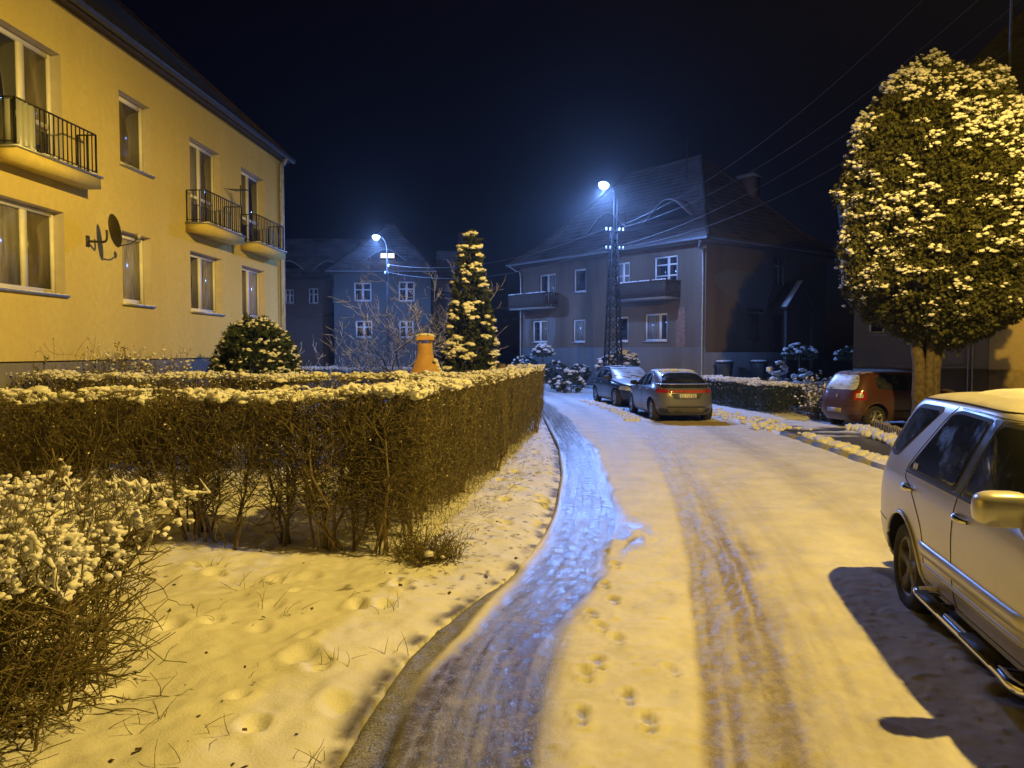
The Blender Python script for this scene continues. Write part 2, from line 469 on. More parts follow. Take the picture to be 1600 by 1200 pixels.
    c = mixc(t_, math_n(t_, 'MAXIMUM', ab, math_n(t_, 'MULTIPLY', ag, math_n(t_, 'ADD', .75, math_n(t_, 'MULTIPLY', spk, 2.2)), True)), c, asp)
    t_.links.new(c, b.inputs['Base Color'])
    gl = math_n(t_, 'MAXIMUM', icm, math_n(t_, 'MULTIPLY', math_n(t_, 'MAXIMUM', at_, ag), .35))
    ro = math_n(t_, 'SUBTRACT', .68, math_n(t_, 'MULTIPLY', gl, .52))
    t_.links.new(ro, b.inputs['Roughness'])
    t_.links.new(math_n(t_, 'ADD', .3, math_n(t_, 'MULTIPLY', gl, .7)), b.inputs['Specular IOR Level'])
    mp = N(t_, 'ShaderNodeMapping'); mp.inputs['Scale'].default_value = (1, .5, 1); t_.links.new(g, mp.inputs['Vector'])
    fine = noise(t_, 60, 6, .75, vec=mp.outputs['Vector'])
    lump = noise(t_, 27, 4, .65, vec=mp.outputs['Vector'])       # thawed and refrozen lumps in the ice
    hgt = math_n(t_, 'ADD', math_n(t_, 'MULTIPLY', fine, .22), math_n(t_, 'MULTIPLY', math_n(t_, 'MULTIPLY', lump, icm), 1.0))
    bn = N(t_, 'ShaderNodeBump'); bn.inputs['Strength'].default_value = .7; bn.inputs['Distance'].default_value = .011
    t_.links.new(hgt, bn.inputs['Height'])
    t_.links.new(bn.outputs['Normal'], b.inputs['Normal'])
    o = mb.build('road', m, smooth=True, attrs=dict(ice=ice.ravel(), track=tr.ravel(), bare=bare.ravel(), wet=wet.ravel(), gutter=gut.ravel(), sodium_lit=sodium_lit.ravel()))
    tag(o, kind='structure')

DENTS = [(rng.uniform(-3.2, -.9), rng.uniform(3.4, 7.0), rng.uniform(.05, .11), rng.uniform(.02, .05)) for _ in range(34)]
DENTS += [(rng.uniform(-.2, .7), rng.uniform(7.5, 20), rng.uniform(.06, .1), rng.uniform(.02, .04)) for _ in range(70)]

def axis_vals(*segs):
    out = []
    for a, b_, st in segs:
        out.append(np.arange(a, b_ - 1e-6, st))
    return np.concatenate(out)

def ground_z(X, Y):
    X = np.asarray(X, float); Y = np.asarray(Y, float)
    dl = X - Ledge(Y); dr = X - Redge(Y)
    lawn = .085 + (fbm(X * .9, Y * .9, 61) - .5) * .16 + (fbm(X * 3.2, Y * 3.2, 62, 4) - .5) * .06
    rise = np.interp(-dl, [-.02, .06, .25, .7], [-.05, .03, .65, 1.0])
    left = lawn * rise
    right = np.interp(dr, [0, .12, .5], [.03, .12, .12]) + (fbm(X * 1.4, Y * 1.4, 64) - .5) * .10
    drive = sstep(6.3, 6.5, X) * (1 - sstep(12.2, 12.6, X)) * sstep(10.6, 10.9, Y) * (1 - sstep(21.5, 22.2, Y))
    right = right * (1 - drive) - .06 * drive
    inside = (dl > 0) & (dr < 0) & (Y < 64)
    Z = np.where(inside, -.09, np.where(dl <= 0, left, right))
    return Z

def make_ground():
    xs = axis_vals((-420, -60, 24), (-60, -14, 2), (-14, -5.2, .25), (-5.2, .95, .03), (.95, 6, .2), (6, 14, .09), (14, 40, 1), (40, 421, 20))
    ys = axis_vals((-40, -4, 3), (-4, 2.6, .25), (2.6, 13, .03), (13, 24, .07), (24, 48, .3), (48, 80, 1.6), (80, 700, 31))
    X, Y = np.meshgrid(xs, ys)
    Z = ground_z(X, Y)
    near = (Y < 22) & (X < 1.2) & (X > -6)
    for (dx, dy, r_, dep) in DENTS:
        q = np.sqrt((X - dx) ** 2 + ((Y - dy) * .75) ** 2) / r_
        Z = Z - np.where(near & (X < Ledge(Y) - .1), dep * (1 - sstep(.4, 1.1, q)) - dep * .4 * np.exp(-((q - 1.3) / .3) ** 2), 0)
    fine = (fbm(X * 13, Y * 13, 66, 4) - .5) * .03
    Z = Z + np.where(near & (X < Ledge(Y) - .1), fine, 0)
    r, c = Z.shape
    i = (np.arange(r - 1) * c)[:, None] + np.arange(c - 1)[None]
    F = np.stack([i, i + 1, i + c + 1, i + c], -1).reshape(-1, 4)
    # earth shows in the slumped strip right at the road edge
    dl = X - Ledge(Y)
    edge = np.exp(-((dl + .05) / .07) ** 2) * sstep(.35, .6, fbm(X * 5, Y * 5, 71)) * (Y < 24)
    dirt = sstep(.62, .70, fbm(X * 14, Y * 14, 73)) * (dl < 0) * (dl > -1.2) * (Y > 6) * (Y < 20) * .8
    m, t_, b = nt_new('ground_snow')
    g = N(t_, 'ShaderNodeNewGeometry').outputs['Position']
    s = ramp(t_, noise(t_, 1.6, 5, .6, vec=g), [(.3, (.70, .70, .71)), (.7, (.83, .83, .84))])
    e = ramp(t_, noise(t_, 30, 4, .7, vec=g), [(.3, (.05, .04, .025)), (.7, (.16, .14, .08))])
    t_.links.new(mixc(t_, attr(t_, 'edge'), s, e), b.inputs['Base Color'])
    b.inputs['Roughness'].default_value = .65
    bump(t_, b, noise(t_, 55, 5, .7, vec=g), .35, .025)
    o = MB().add(np.stack([X, Y, Z], -1).reshape(-1, 3), F).build('ground', m, smooth=True, attrs=dict(edge=np.maximum(edge, dirt).ravel()))
    tag(o, kind='structure')

def make_driveway():
    xs = np.arange(6.32, 12.6, .05); ys = np.arange(10.7, 22.0, .05)
    X, Y = np.meshgrid(xs, ys)
    Z = .012 + (fbm(X * 3, Y * 3, 81) - .5) * .02
    n = fbm(X * 1.1 + Y * .4, Y * 2.2, 83)
    cover = sstep(.42, .62, n + np.interp(Y, [10.7, 17.2, 18.5, 20, 22], [-.35, -.28, .0, .2, .32]))
    cover = np.maximum(cover, sstep(.2, .0, X - 6.42 + (n - .5) * .4))
    Z = Z + .03 * cover + cover * (fbm(X * 9, Y * 9, 85) - .5) * .05
    r, c = Z.shape
    i = (np.arange(r - 1) * c)[:, None] + np.arange(c - 1)[None]
    F = np.stack([i, i + 1, i + c + 1, i + c], -1).reshape(-1, 4)
    m, t_, b = nt_new('wet_asphalt')
    g = N(t_, 'ShaderNodeNewGeometry').outputs['Position']
    asp = ramp(t_, noise(t_, 35, 5, .75, vec=g), [(.3, (.035, .034, .033)), (.7, (.10, .097, .093))])
    t_.links.new(mixc(t_, attr(t_, 'cover'), asp, (.75, .75, .77)), b.inputs['Base Color'])
    t_.links.new(math_n(t_, 'ADD', .34, math_n(t_, 'MULTIPLY', attr(t_, 'cover'), .35)), b.inputs['Roughness'])
    bump(t_, b, noise(t_, 90, 4, .7, vec=g), .5, .015)
    o = MB().add(np.stack([X, Y, Z], -1).reshape(-1, 3), F).build('driveway', m, smooth=True, attrs=dict(cover=cover.ravel()))
    tag(o, kind='structure')

def make_kerbs():
    # granite kerb to the right of the road with the cleared snow heaped on it
    mb = MB()
    y = 9.0
    while y < 17.3:
        L = .98
        x = float(Redge(y)); x2 = float(Redge(y + L))
        mb.bar((x + .10, y, -.03), (x2 + .10, y + L + .016, -.03), .16, .28)
        y += L
    o = mb.build('kerb', CONC); tag(o, kind='structure')
    n = 330
    yy = rng.uniform(9.0, 17.4, n); xx = Redge(yy) + .33 + rng.normal(0, .065, n)
    s = rng.uniform(.03, .10, n)
    C = np.stack([xx, yy, .07 + rng.uniform(-.03, .06, n) * 1.0], -1)
    S = np.stack([s * 1.2, s * 1.3, s * .8], -1)
    n2 = 120
    yy2 = rng.uniform(15.6, 18.9, n2); xx2 = np.interp(yy2, [15.4, 18.4, 19], [7.95, 8.5, 8.5]) + rng.normal(0, .09, n2)
    s2 = rng.uniform(.04, .13, n2)
    C2 = np.stack([xx2, yy2, .05 + rng.uniform(0, .06, n2)], -1)
    n3 = 420
    a = rng.random(n3)
    p = np.array([[3.3, 21.3], [3.45, 22.5], [3.4, 25], [3.2, 27], [2.85, 30]])
    q = curve_pts(np.c_[p, np.zeros(5)], 60)
    k = (a * 59).astype(int)
    C3 = q[k] + np.c_[rng.normal(0, .10, n3), rng.normal(0, .15, n3), rng.uniform(.02, .06, n3)]
    s3 = rng.uniform(.025, .085, n3)
    n4 = 200
    yy4 = rng.uniform(18.2, 30, n4); xx4 = Redge(yy4) + .35 + rng.normal(0, .25, n4)
    C4 = np.stack([xx4, yy4, .08 + rng.uniform(0, .06, n4)], -1); s4 = rng.uniform(.02, .08, n4)
    C = np.concatenate([C, C2, C3, C4]); S = np.concatenate([S, np.repeat(s2[:, None], 3, 1), np.repeat(s3[:, None], 3, 1), np.repeat(s4[:, None], 3, 1) * [1.3, 1.3, .7]])
    o = MB().blobs(C, S, 2, jit=.3).build('cleared_snow_bank', SNOW, smooth=True)
    tag(o, kind='stuff', label='crumbly white snow heaped along the kerb and beside the parked cars')
    # sunk garden edging along the left lane (gutter stones)
    # far pavement line where the road bends
    mb = MB()
    pts = [(4.1, 37.6), (3.0, 41), (1.6, 44.4), (-.8, 50)]
    for a_, b_ in zip(pts[:-1], pts[1:]):
        mb.bar((a_[0], a_[1], .04), (b_[0], b_[1], .04), .16, .22)
    tag(mb.build('kerb', CONC), kind='structure')

def make_grass_tufts():
    # dead blades and twigs sticking out of the lawn snow
    P = []
    for _ in range(26):
        x = rng.uniform(-3.0, -.75); y = rng.uniform(3.3, 6.9)
        if x > Ledge(y) - .12: continue
        for _ in range(rng.integers(2, 9)):
            bx, by = x + rng.normal(0, .06), y + rng.normal(0, .06)
            z = float(ground_z(bx, by)) - .02
            d = unit(np.array([rng.normal(0, .55), rng.normal(0, .55), 1.0])); L = rng.uniform(.05, .20)
            bend = np.array([rng.normal(0, .05), rng.normal(0, .05), -.02])
            P.append([np.array([bx, by, z]) + d * L * t + bend * t * t for t in (0, .35, .7, 1.0)])
    for _ in range(420):     # thatch hanging over the hedge foot along the verge
        y = rng.uniform(6.6, 17); x = float(Ledge(y)) - rng.uniform(.55, 1.15)
        z = float(ground_z(x, y)) - .01
        d = unit(np.array([rng.normal(.3, .6), rng.normal(0, .6), .8])); L = rng.uniform(.06, .22)
        P.append([np.array([x, y, z]) + d * L * t + np.array([0, 0, -.08]) * t * t for t in (0, .35, .7, 1.0)])
    P = np.array(P)
    o = MB().tubes(P, np.array([.0026, .0022, .0017, .001]), 3).build('dead_grass', DRY)
    tag(o, kind='stuff', label='dead straw coloured grass blades poking out of the snow')

make_road(); make_ground(); make_driveway(); make_kerbs(); make_grass_tufts()

# fallen leaves on the verge and lawn
n = 170
P_ = []
while len(P_) < n:
    x = rng.uniform(-3.3, .8); y = rng.uniform(3.2, 15)
    if x < Ledge(y) - .08: P_.append((x, y, float(ground_z(x, y)) + .006))
P_ = np.array(P_); a_ = rng.random(n) * 6.28; ln = rng.uniform(.025, .06, n)
U_ = np.c_[np.cos(a_), np.sin(a_), rng.normal(0, .25, n)] * ln[:, None]; W_ = np.c_[-np.sin(a_), np.cos(a_), rng.normal(0, .4, n)] * (ln * .35)[:, None]
tag(MB().quads(P_, U_, W_).build('fallen_leaves', simple('fallen_leaf', (.06, .038, .018), .8, var=.5, scale=20)), kind='stuff', label='brown fallen leaves scattered on the snow beside the hedge')
# ================================================================== BUILDINGS
def wall_with_openings(mb, L, z0, z1, ops, y=0.0, rd=.24, mi=0, mi_rev=1):
    """vertical wall on local y=0, outside is -y; ops = (x0,x1,za,zb); reveals rd deep"""
    xs = sorted({0.0, L} | {o[0] for o in ops} | {o[1] for o in ops}); zs = sorted({z0, z1} | {o[2] for o in ops} | {o[3] for o in ops})
    def hole(xc, zc): return any(o[0] < xc < o[1] and o[2] < zc < o[3] for o in ops)
    for i in range(len(xs) - 1):
        for k in range(len(zs) - 1):
            if hole((xs[i] + xs[i + 1]) / 2, (zs[k] + zs[k + 1]) / 2): continue
            mb.add([(xs[i], y, zs[k]), (xs[i + 1], y, zs[k]), (xs[i + 1], y, zs[k + 1]), (xs[i], y, zs[k + 1])], [(0, 1, 2, 3)], mi)
    for (a, b_, c, d) in ops:
        q = [(a, c), (b_, c), (b_, d), (a, d)]
        for j in range(4):
            (p0, r0), (p1, r1) = q[j], q[(j + 1) % 4]
            mb.add([(p0, y, r0), (p1, y, r1), (p1, y + rd, r1), (p0, y + rd, r0)], [(0, 1, 2, 3)], mi_rev)

def window(par, x0, x1, z0, z1, y, cols=(1,), rows=None, glass=G_DARK, sill=.12, fr=.065, rails=(), snow=True, frame=WHITE, name='window', glasses=None):
    """frame mesh (part) with panes and sill (sub-parts); y = plane of the frame front; cols = relative leaf widths"""
    mb = MB(); d = .07
    mb.box((x0, y, z0), (x0 + fr, y + d, z1)); mb.box((x1 - fr, y, z0), (x1, y + d, z1))
    mb.box((x0 + fr, y + .001, z0), (x1 - fr, y + d, z0 + fr)); mb.box((x0 + fr, y + .001, z1 - fr), (x1 - fr, y + d, z1))
    W = x1 - x0; tot = sum(cols); xc = x0; cuts = []
    for c in cols[:-1]:
        xc += W * c / tot
        mb.box((xc - fr * .8, y - .006, z0 + fr), (xc + fr * .8, y + d, z1 - fr)); cuts.append(xc)
    for r_ in rails:
        zr = z0 + (z1 - z0) * r_
        mb.box((x0 + fr, y + .004, zr - fr * .45), (x1 - fr, y + d - .01, zr + fr * .45))
    f = mb.build(name, frame, par)
    b = [x0] + cuts + [x1]
    for i in range(len(b) - 1):
        g = (glasses[i] if glasses else glass)
        a0, a1 = b[i] + fr * .8, b[i + 1] - fr * .8
        MB().box((a0, y + .035, z0 + fr * .9), (a1, y + .055, z1 - fr * .9)).build('pane', g, f)
    if sill:
        sb = MB().box((x0 - .04, -sill * .5, z0 - .05), (x1 + .04, y + .02, z0 - .012))
        sb.build('sill', ZINC, f)
        if snow:
            n = max(6, int((x1 - x0) * 16)); C = np.c_[np.linspace(x0, x1, n), np.full(n, -sill * .12) + rng.normal(0, .012, n), np.full(n, z0 - .008)]
            MB().blobs(C, np.c_[np.full(n, .05), rng.uniform(.03, .05, n), rng.uniform(.008, .022, n)], 1).build('sill_snow', SNOWS, f, smooth=True)
    return f

def roof_poly(name, faces, mat, par):
    """faces: list of (points, eave direction) -> tile UVs in metres"""
    mb = MB(); uvs = []
    for pts, e in faces:
        P = np.array(pts, float); e_ = unit(np.array(e, float))
        nrm = np.cross(P[1] - P[0], P[2] - P[0]); nrm /= np.linalg.norm(nrm)
        if nrm[2] < 0: P = P[::-1]; nrm = -nrm
        up = np.cross(nrm, e_)
        if up[2] < 0: up = -up
        uvs.append(np.c_[(P - P[0]) @ e_ + 50, (P - np.array(pts[0])) @ up + 20])
        mb.add(P, [tuple(range(len(P)))])
    return mb.build(name, mat, par, uv=np.concatenate(uvs))

def hip_roof(par, L, W, ze, zr, over, mat, hipx, name='roof', bell=0.0, soffit=None):
    """plan 0..L x 0..W (y inward). hip inset hipx at both ends"""
    o = over
    A, B, C, D = (-o, -o, ze), (L + o, -o, ze), (L + o, W + o, ze), (-o, W + o, ze)
    P, Q = (hipx, W / 2, zr), (L - hipx, W / 2, zr)
    if bell:
        # bell-cast: the lowest metre and a half is flatter
        f = .26
        def lerp(a, b_, t, dz): return (a[0] + (b_[0] - a[0]) * t, a[1] + (b_[1] - a[1]) * t, a[2] + (b_[2] - a[2]) * t - dz)
        a, b_, c, d = lerp(A, P, f, bell), lerp(B, Q, f, bell), lerp(C, Q, f, bell), lerp(D, P, f, bell)
        faces = [((A, B, b_, a), (1, 0, 0)), ((a, b_, Q, P), (1, 0, 0)), ((B, C, c, b_), (0, 1, 0)), ((b_, c, Q), (0, 1, 0)),
                 ((C, D, d, c), (-1, 0, 0)), ((c, d, P, Q), (-1, 0, 0)), ((D, A, a, d), (0, -1, 0)), ((d, a, P), (0, -1, 0))]
        hips = [(A, a), (a, P), (B, b_), (b_, Q), (P, Q), (C, c), (c, Q), (D, d), (d, P)]
    else:
        faces = [((A, B, Q, P), (1, 0, 0)), ((B, C, Q), (0, 1, 0)), ((C, D, P, Q), (-1, 0, 0)), ((D, A, P), (0, -1, 0))]
        hips = [(A, P), (B, Q), (P, Q), (C, Q), (D, P)]
    r = roof_poly(name, faces, mat, par)
    mb = MB()
    for a, b_ in hips:
        mb.tubes(np.array([np.array(a) + [0, 0, .02], (np.array(a) + b_) / 2 + [0, 0, .03], np.array(b_) + [0, 0, .02]]), np.array([.09] * 3), 8)
    mb.build('ridge_tiles', mat_ridge, r, smooth=True)
    sb = MB().box((-o, -o, ze - .16), (L + o, W + o, ze - .015))
    sb.build('eaves', soffit or DARKW, par)
    return r

mat_ridge = simple('ridge_tile', (.10, .07, .06), .75, var=.35, scale=5)

def gutter(par, a, b_, mat, r=.065):
    P = np.array([a, (np.array(a) + b_) / 2, b_])
    return MB().tubes(P, np.array([r] * 3), 8).build('gutter', mat, par, smooth=True)

def downpipe(par, pts, mat, r=.045):
    P = curve_pts(pts, 24)
    return MB().tubes(P, np.full(24, r), 8).build('drainpipe', mat, par, smooth=True)

def railing(par, pts, z0, z1, step=.115, mat=BLACKM, name='railing', r=.008):
    mb = MB()
    for (a, b_) in zip(pts[:-1], pts[1:]):
        a = np.array(a); b_ = np.array(b_); L = np.linalg.norm(b_ - a)
        mb.bar((*a, z1), (*b_, z1), .03, .02); mb.bar((*a, z0 + .07), (*b_, z0 + .07), .018, .014)
        n = max(2, int(L / step))
        for i in range(n + 1):
            p = a + (b_ - a) * i / n
            mb.bar((p[0], p[1], z0), (p[0], p[1], z1), .016 if 0 < i < n else .026)
    return mb.build(name, mat, par)

# ---------------------------------------------------------------- yellow apartment house on the left
FA = math.atan2(55, 1200)
YW = plaster('yellow_render', (.60, .50, .185), (.80, .74, .62), .6, .30, .35)
YREV = simple('window_reveal_paint', (.60, .54, .46), .8, var=.06)
PLN = plaster('plinth_render', (.20, .185, .165), (.7, .7, .7), .4, 1.2)
ROOF_L = tile_mat('dark_roof_tiles', (.085, .078, .076), .35)

# facade runs along local x (away from the camera), inward is +y (to the left)
yb = thing('apartment_building', 'yellow two storey apartment building with balconies on the left of the lane', 'building',
           (-8.41, 0, 0), R(90) - FA)
SE = 24.5; S0 = 3.0
ops = [(9.9, 13.48, 2.97, 4.4), (15.3, 16.43, 2.95, 4.38), (18.22, 19.97, 2.94, 4.36), (21.27, 23.0, 2.94, 4.36),
       (9.9, 13.5, 5.12, 7.1), (15.3, 16.5, 5.7, 7.12), (18.28, 19.97, 5.0, 7.03), (21.33, 23.07, 5.0, 7.05)]
mb = MB()
wall_with_openings(mb, SE, 1.83, 8.05, ops, rd=.24)
mb.add([(SE, 0, 1.83), (SE, 10.5, 1.83), (SE, 10.5, 8.05), (SE, 0, 8.05)], [(0, 1, 2, 3)], 0)
mb.add([(0, 0, 1.83), (0, 10.5, 1.83), (0, 10.5, 8.05), (0, 0, 8.05)], [(3, 2, 1, 0)], 0)
mb.add([(0, 10.5, 1.83), (SE, 10.5, 1.83), (SE, 10.5, 8.05), (0, 10.5, 8.05)], [(3, 2, 1, 0)], 0)
mb.add([(0, 0, 1.83), (SE, 0, 1.83), (SE, 10.5, 1.83), (0, 10.5, 1.83)], [(3, 2, 1, 0)], 0)
mb.build('wall', [YW, YREV], yb)
MB().box((.03, .05, -.2), (SE - .05, 10.4, 1.829)).build('plinth', PLN, yb)
# dark room behind the openings so that glass edges never show the sky
MB().box((.3, .5, 2.0), (SE - .3, 10.2, 8.0)).build('inner_core', simple('room_dark', (.02, .018, .016), .9), yb)
yw = .17
def win(x0, x1, z0, z1, **k): return window(yb, x0 + .005, x1 - .005, z0 + .005, z1 - .005, yw, **k)
win(9.9, 13.48, 2.97, 4.4, cols=(1.1, 1.1, 1.35, 1), glasses=[G_NET, G_DARK, G_CURT, G_BRN], fr=.085)
win(15.3, 16.43, 2.95, 4.38, cols=(1,), glass=G_NET, fr=.10)
win(18.22, 19.97, 2.94, 4.36, cols=(1, 1), glasses=[G_DARK, G_CURT], fr=.085)
win(21.27, 23.0, 2.94, 4.36, cols=(1, 1), glasses=[G_DARK, G_NET], fr=.085)
win(9.9, 13.5, 5.12, 7.1, cols=(1.2, 1.2, 1.2, 1), glasses=[G_CURT, G_DARK, G_DARK, G_BRN], fr=.095, rails=(.36,), sill=0)
win(15.3, 16.5, 5.7, 7.12, cols=(1,), glass=G_BRN, fr=.10)
win(18.28, 19.97, 5.0, 7.03, cols=(1, 1), glasses=[G_CURT, G_BRN], fr=.085, rails=(.36,), sill=0, name='balcony_door')
win(21.33, 23.07, 5.0, 7.05, cols=(1, 1), glasses=[G_DARK, G_DARK], fr=.085, rails=(.36,), sill=0, name='balcony_door')

def balcony(x0, x1, o, zt, rz, screen=None):
    b = MB().box((x0, -o, zt - .21), (x1, -.001, zt - .02)).build('balcony', YW, yb)
    cop = MB().box((x0 - .03, -o - .035, zt - .02), (x1 + .03, -.002, zt + .012)); cop.build('coping', ZINC, b)
    n = 60; C = np.c_[rng.uniform(x0, x1, n), np.full(n, -o + .03) + rng.normal(0, .03, n), np.full(n, zt + .014)]
    MB().blobs(C, np.c_[rng.uniform(.04, .09, n), rng.uniform(.03, .05, n), rng.uniform(.006, .016, n)], 1).build('balcony_snow', SNOWS, b, smooth=True)
    i = .05
    railing(b, [(x0 + i, -.02), (x0 + i, -o + i), (x1 - i, -o + i), (x1 - i, -.02)], zt + .012, rz)
    if screen:
        m, t_, bb = nt_new('balcony_screen_sheet')
        bb.inputs['Base Color'].default_value = (.34, .35, .33, 1); bb.inputs['Roughness'].default_value = .3
        MATS['scr'] = m
        xs = np.linspace(screen[0], screen[1], 90); yy = -o + i - .02 + np.sin(xs * 52) * .014
        V = []; F = []
        for q, (x, y) in enumerate(zip(xs, yy)):
            V += [(x, y, zt + .05), (x, y, rz - .03), (x, y + .004, zt + .05), (x, y + .004, rz - .03)]
            if q: p = 4 * (q - 1); F += [(p, p + 4, p + 5, p + 1), (p + 2, p + 3, p + 7, p + 6), (p + 1, p + 5, p + 7, p + 3)]
        MB().add(V, F).build('screen', m, b, smooth=True)
        MB().box((x0 + i + .02, -o + i, zt + .05), (x0 + i + .03, -.05, rz - .03)).build('screen', m, b)
    return b
balcony(11.75, 13.95, .40, 5.10, 5.84, (11.8, 12.25))
balcony(18.0, 20.2, .52, 4.97, 5.73)
balcony(21.2, 23.4, .50, 4.97, 5.73)
roof = roof_poly('roof', [(((2.4, -.24, 8.06), (SE + .3, -.24, 8.06), (SE - 3.2, 5.25, 13.2), (2.4, 5.25, 13.2)), (1, 0, 0)),
                          (((SE + .3, -.24, 8.06), (SE + .3, 10.8, 8.06), (SE - 3.2, 5.25, 13.2)), (0, 1, 0)),
                          (((SE + .3, 10.8, 8.06), (2.4, 10.8, 8.06), (2.4, 5.25, 13.2), (SE - 3.2, 5.25, 13.2)), (-1, 0, 0))], ROOF_L, yb)
MB().tubes(np.array([(SE + .3, -.24, 8.08), (SE - 1.45, 2.5, 10.64), (SE - 3.2, 5.25, 13.22)]), np.array([.09] * 3), 8).build('ridge_tiles', mat_ridge, roof, smooth=True)
MB().box((2.5, -.20, 7.96), (SE + .26, -.003, 8.045)).build('eaves', DARKW, yb)
MB().box((SE + .002, -.003, 7.96), (SE + .26, 10.7, 8.045)).build('eaves', DARKW, yb)
gutter(yb, (2.4, -.31, 8.03), (SE + .32, -.31, 8.03), simple('gutter_blue_grey', (.05, .055, .075), .4, metal=.4), .085)
sx = 8.7       # roof hatch
MB().box((11.6, 1.0, 9.15), (12.4, 1.9, 10.16)).build('roof_hatch', BLACKM, yb)
downpipe(yb, [(SE - .35, -.31, 7.98), (SE - .30, -.2, 7.8), (SE - .28, -.09, 7.5), (SE - .28, -.09, 4), (SE - .28, -.09, .1)], simple('pipe_grey', (.30, .31, .32), .45, metal=.3), .055)
downpipe(yb, [(SE - .06, -.07, 7.9), (SE - .06, -.07, 5), (SE - .06, -.07, .1)], MATS['pipe_grey'], .05)

def yb_world(x, y, z):
    c, s = math.cos(R(90) - FA), math.sin(R(90) - FA)
    return (-8.41 + x * c - y * s, x * s + y * c, z)

# satellite dish on its wall bracket
ds = thing('satellite_dish', 'dark round satellite dish on a bracket of the yellow wall', 'satellite dish', yb_world(14.15, 0, 4.0), R(90) - FA)
DK = simple('dish_dark', (.035, .032, .028), .55, var=.3)
MB().box((-.05, -.02, -.10), (.05, -.001, .10)).build('wall_plate', DK, ds)
MB().tubes(curve_pts([(0, -.02, .0), (0, -.18, -.01), (.0, -.33, -.01), (0, -.37, .06), (0, -.37, .20)], 16), np.full(16, .022), 8).build('bracket_arm', DK, ds, smooth=True)
prof = [(r_, .16 * r_ * r_ / .16 * .5) for r_ in np.linspace(0.001, .30, 10)]
prof += [(.307, prof[-1][1] + .004), (.30, prof[-1][1] + .012)] + [(r_, .16 * r_ * r_ / .16 * .5 + .014) for r_ in np.linspace(.29, 0.001, 8)]
Md = Matrix.Translation((.05, -.44, .19)) @ Matrix.Rotation(R(-43), 4, 'Z') @ Matrix.Rotation(R(78), 4, 'Y')
MB().lathe(prof, 28, M=Md).build('reflector', DK, ds, smooth=True)
MB().tubes(curve_pts([Md @ Vector((.28, 0, .06)), Md @ Vector((.26, 0, .26)), Md @ Vector((.18, 0, .42))], 8), np.full(8, .014), 6).build('feed_arm', DK, ds)
MB().blobs([Md @ Vector((.14, .0, .44)), Md @ Vector((.18, .07, .42))], np.array([[.045, .045, .06], [.035, .035, .05]]), 2, jit=.05).build('receiver', simple('receiver_plastic', (.45, .42, .36), .5), ds, smooth=True)

# tv aerial on the middle balcony
an = thing('tv_aerial', 'thin comb shaped tv aerial above the middle balcony railing', 'aerial', yb_world(20.15, -.45, 5.73), R(90) - FA)
MB().bar((0, 0, 0), (0, 0, .55), .02).build('mast', BLACKM, an)
mb = MB(); mb.bar((-.15, -.25, .40), (.2, .35, .48), .015)
for k in range(8):
    f = k / 7; c = np.array((-.15, -.25, .40)) + f * np.array((.35, .6, .08)); w = .10 + .09 * f
    mb.bar(c + np.array((w, -w * .5, 0)), c - np.array((w, -w * .5, 0)), .009)
mb.build('element', BLACKM, an)
fp = thing('flower_pot', 'small dark blue flower pot at the foot of the nearest balcony railing', 'pot', yb_world(12.38, -.25, 5.112), 0)
MB().lathe([(.001, 0), (.055, 0), (.075, .14), (.082, .14), (.082, .165), (.066, .165), (.06, .13), (.001, .13)], 16).build('pot', simple('pot_blue', (.03, .035, .12), .5), fp, smooth=True)

# ---------------------------------------------------------------- grey house behind the parked cars
GW = plaster('grey_render', (.165, .125, .09), (.5, .48, .46), .9, .5, .5)
GW2 = plaster('bare_render_patch', (.17, .16, .15), (.7, .7, .7), .5, .7, .5)
ROOF_G = tile_mat('red_grey_tiles', (.17, .14, .13), .55, rows=.36)
O2 = np.array([.50, 46.5]); E2 = np.array([8.95, 35.6]); L2 = float(np.linalg.norm(E2 - O2)); D2 = (E2 - O2) / L2
A2 = math.atan2(D2[1], D2[0]); W2 = 10.2
def face_px(o, dvec, u, v):
    k = (u - 800) / 1200
    x = (k * o[1] - o[0]) / (dvec[0] - k * dvec[1])
    Y = o[1] + x * dvec[1]
    return x, 2 + (548 - v) / 1200 * Y
def rect_px(o, dvec, u0, u1, v0, v1):
    x0, z1 = face_px(o, dvec, u0, v0); x1, _ = face_px(o, dvec, u1, v0)
    xm, z0 = face_px(o, dvec, (u0 + u1) / 2, v1); _, z1 = face_px(o, dvec, (u0 + u1) / 2, v0)
    return x0, x1, z0, z1
gh = thing('house', 'large grey house with steep hipped roof behind the parked cars', 'house', (O2[0], O2[1], 0), A2)
W2win = [((843, 868, 429, 478), (1, 1), (.36,), [G_DARK, G_CURT]), ((896, 915, 421, 457), (1,), (), [G_DARK]), ((962, 983, 411, 453), (1, 1), (.5,), [G_CURT, G_CURT]),
         ((1021, 1057, 401, 462), (1.5, 1), (.5, .78), [G_DARK, G_DARK]), ((832, 855, 501, 535), (1, 1), (), [G_DARK, G_BRN]), ((895, 914, 499, 535), (1,), (), [G_CURT]),
         ((961, 981, 495, 534), (1,), (), [G_DARK]), ((1007, 1042, 490, 533), (2, 1), (), [G_CURT, G_DARK]), ((839, 847, 571, 582), (1,), (), [G_DARK]), ((1013, 1034, 573, 582), (1,), (), [G_DARK])]
rects = [rect_px(O2, D2, *w[0]) for w in W2win]
mb = MB(); wall_with_openings(mb, L2, -.2, 7.15, rects, rd=.14, mi_rev=0)
mb.add([(0, 0, -.2), (0, W2, -.2), (0, W2, 7.15), (0, 0, 7.15)], [(3, 2, 1, 0)]); mb.add([(0, W2, -.2), (L2, W2, -.2), (L2, W2, 7.15), (0, W2, 7.15)], [(3, 2, 1, 0)])
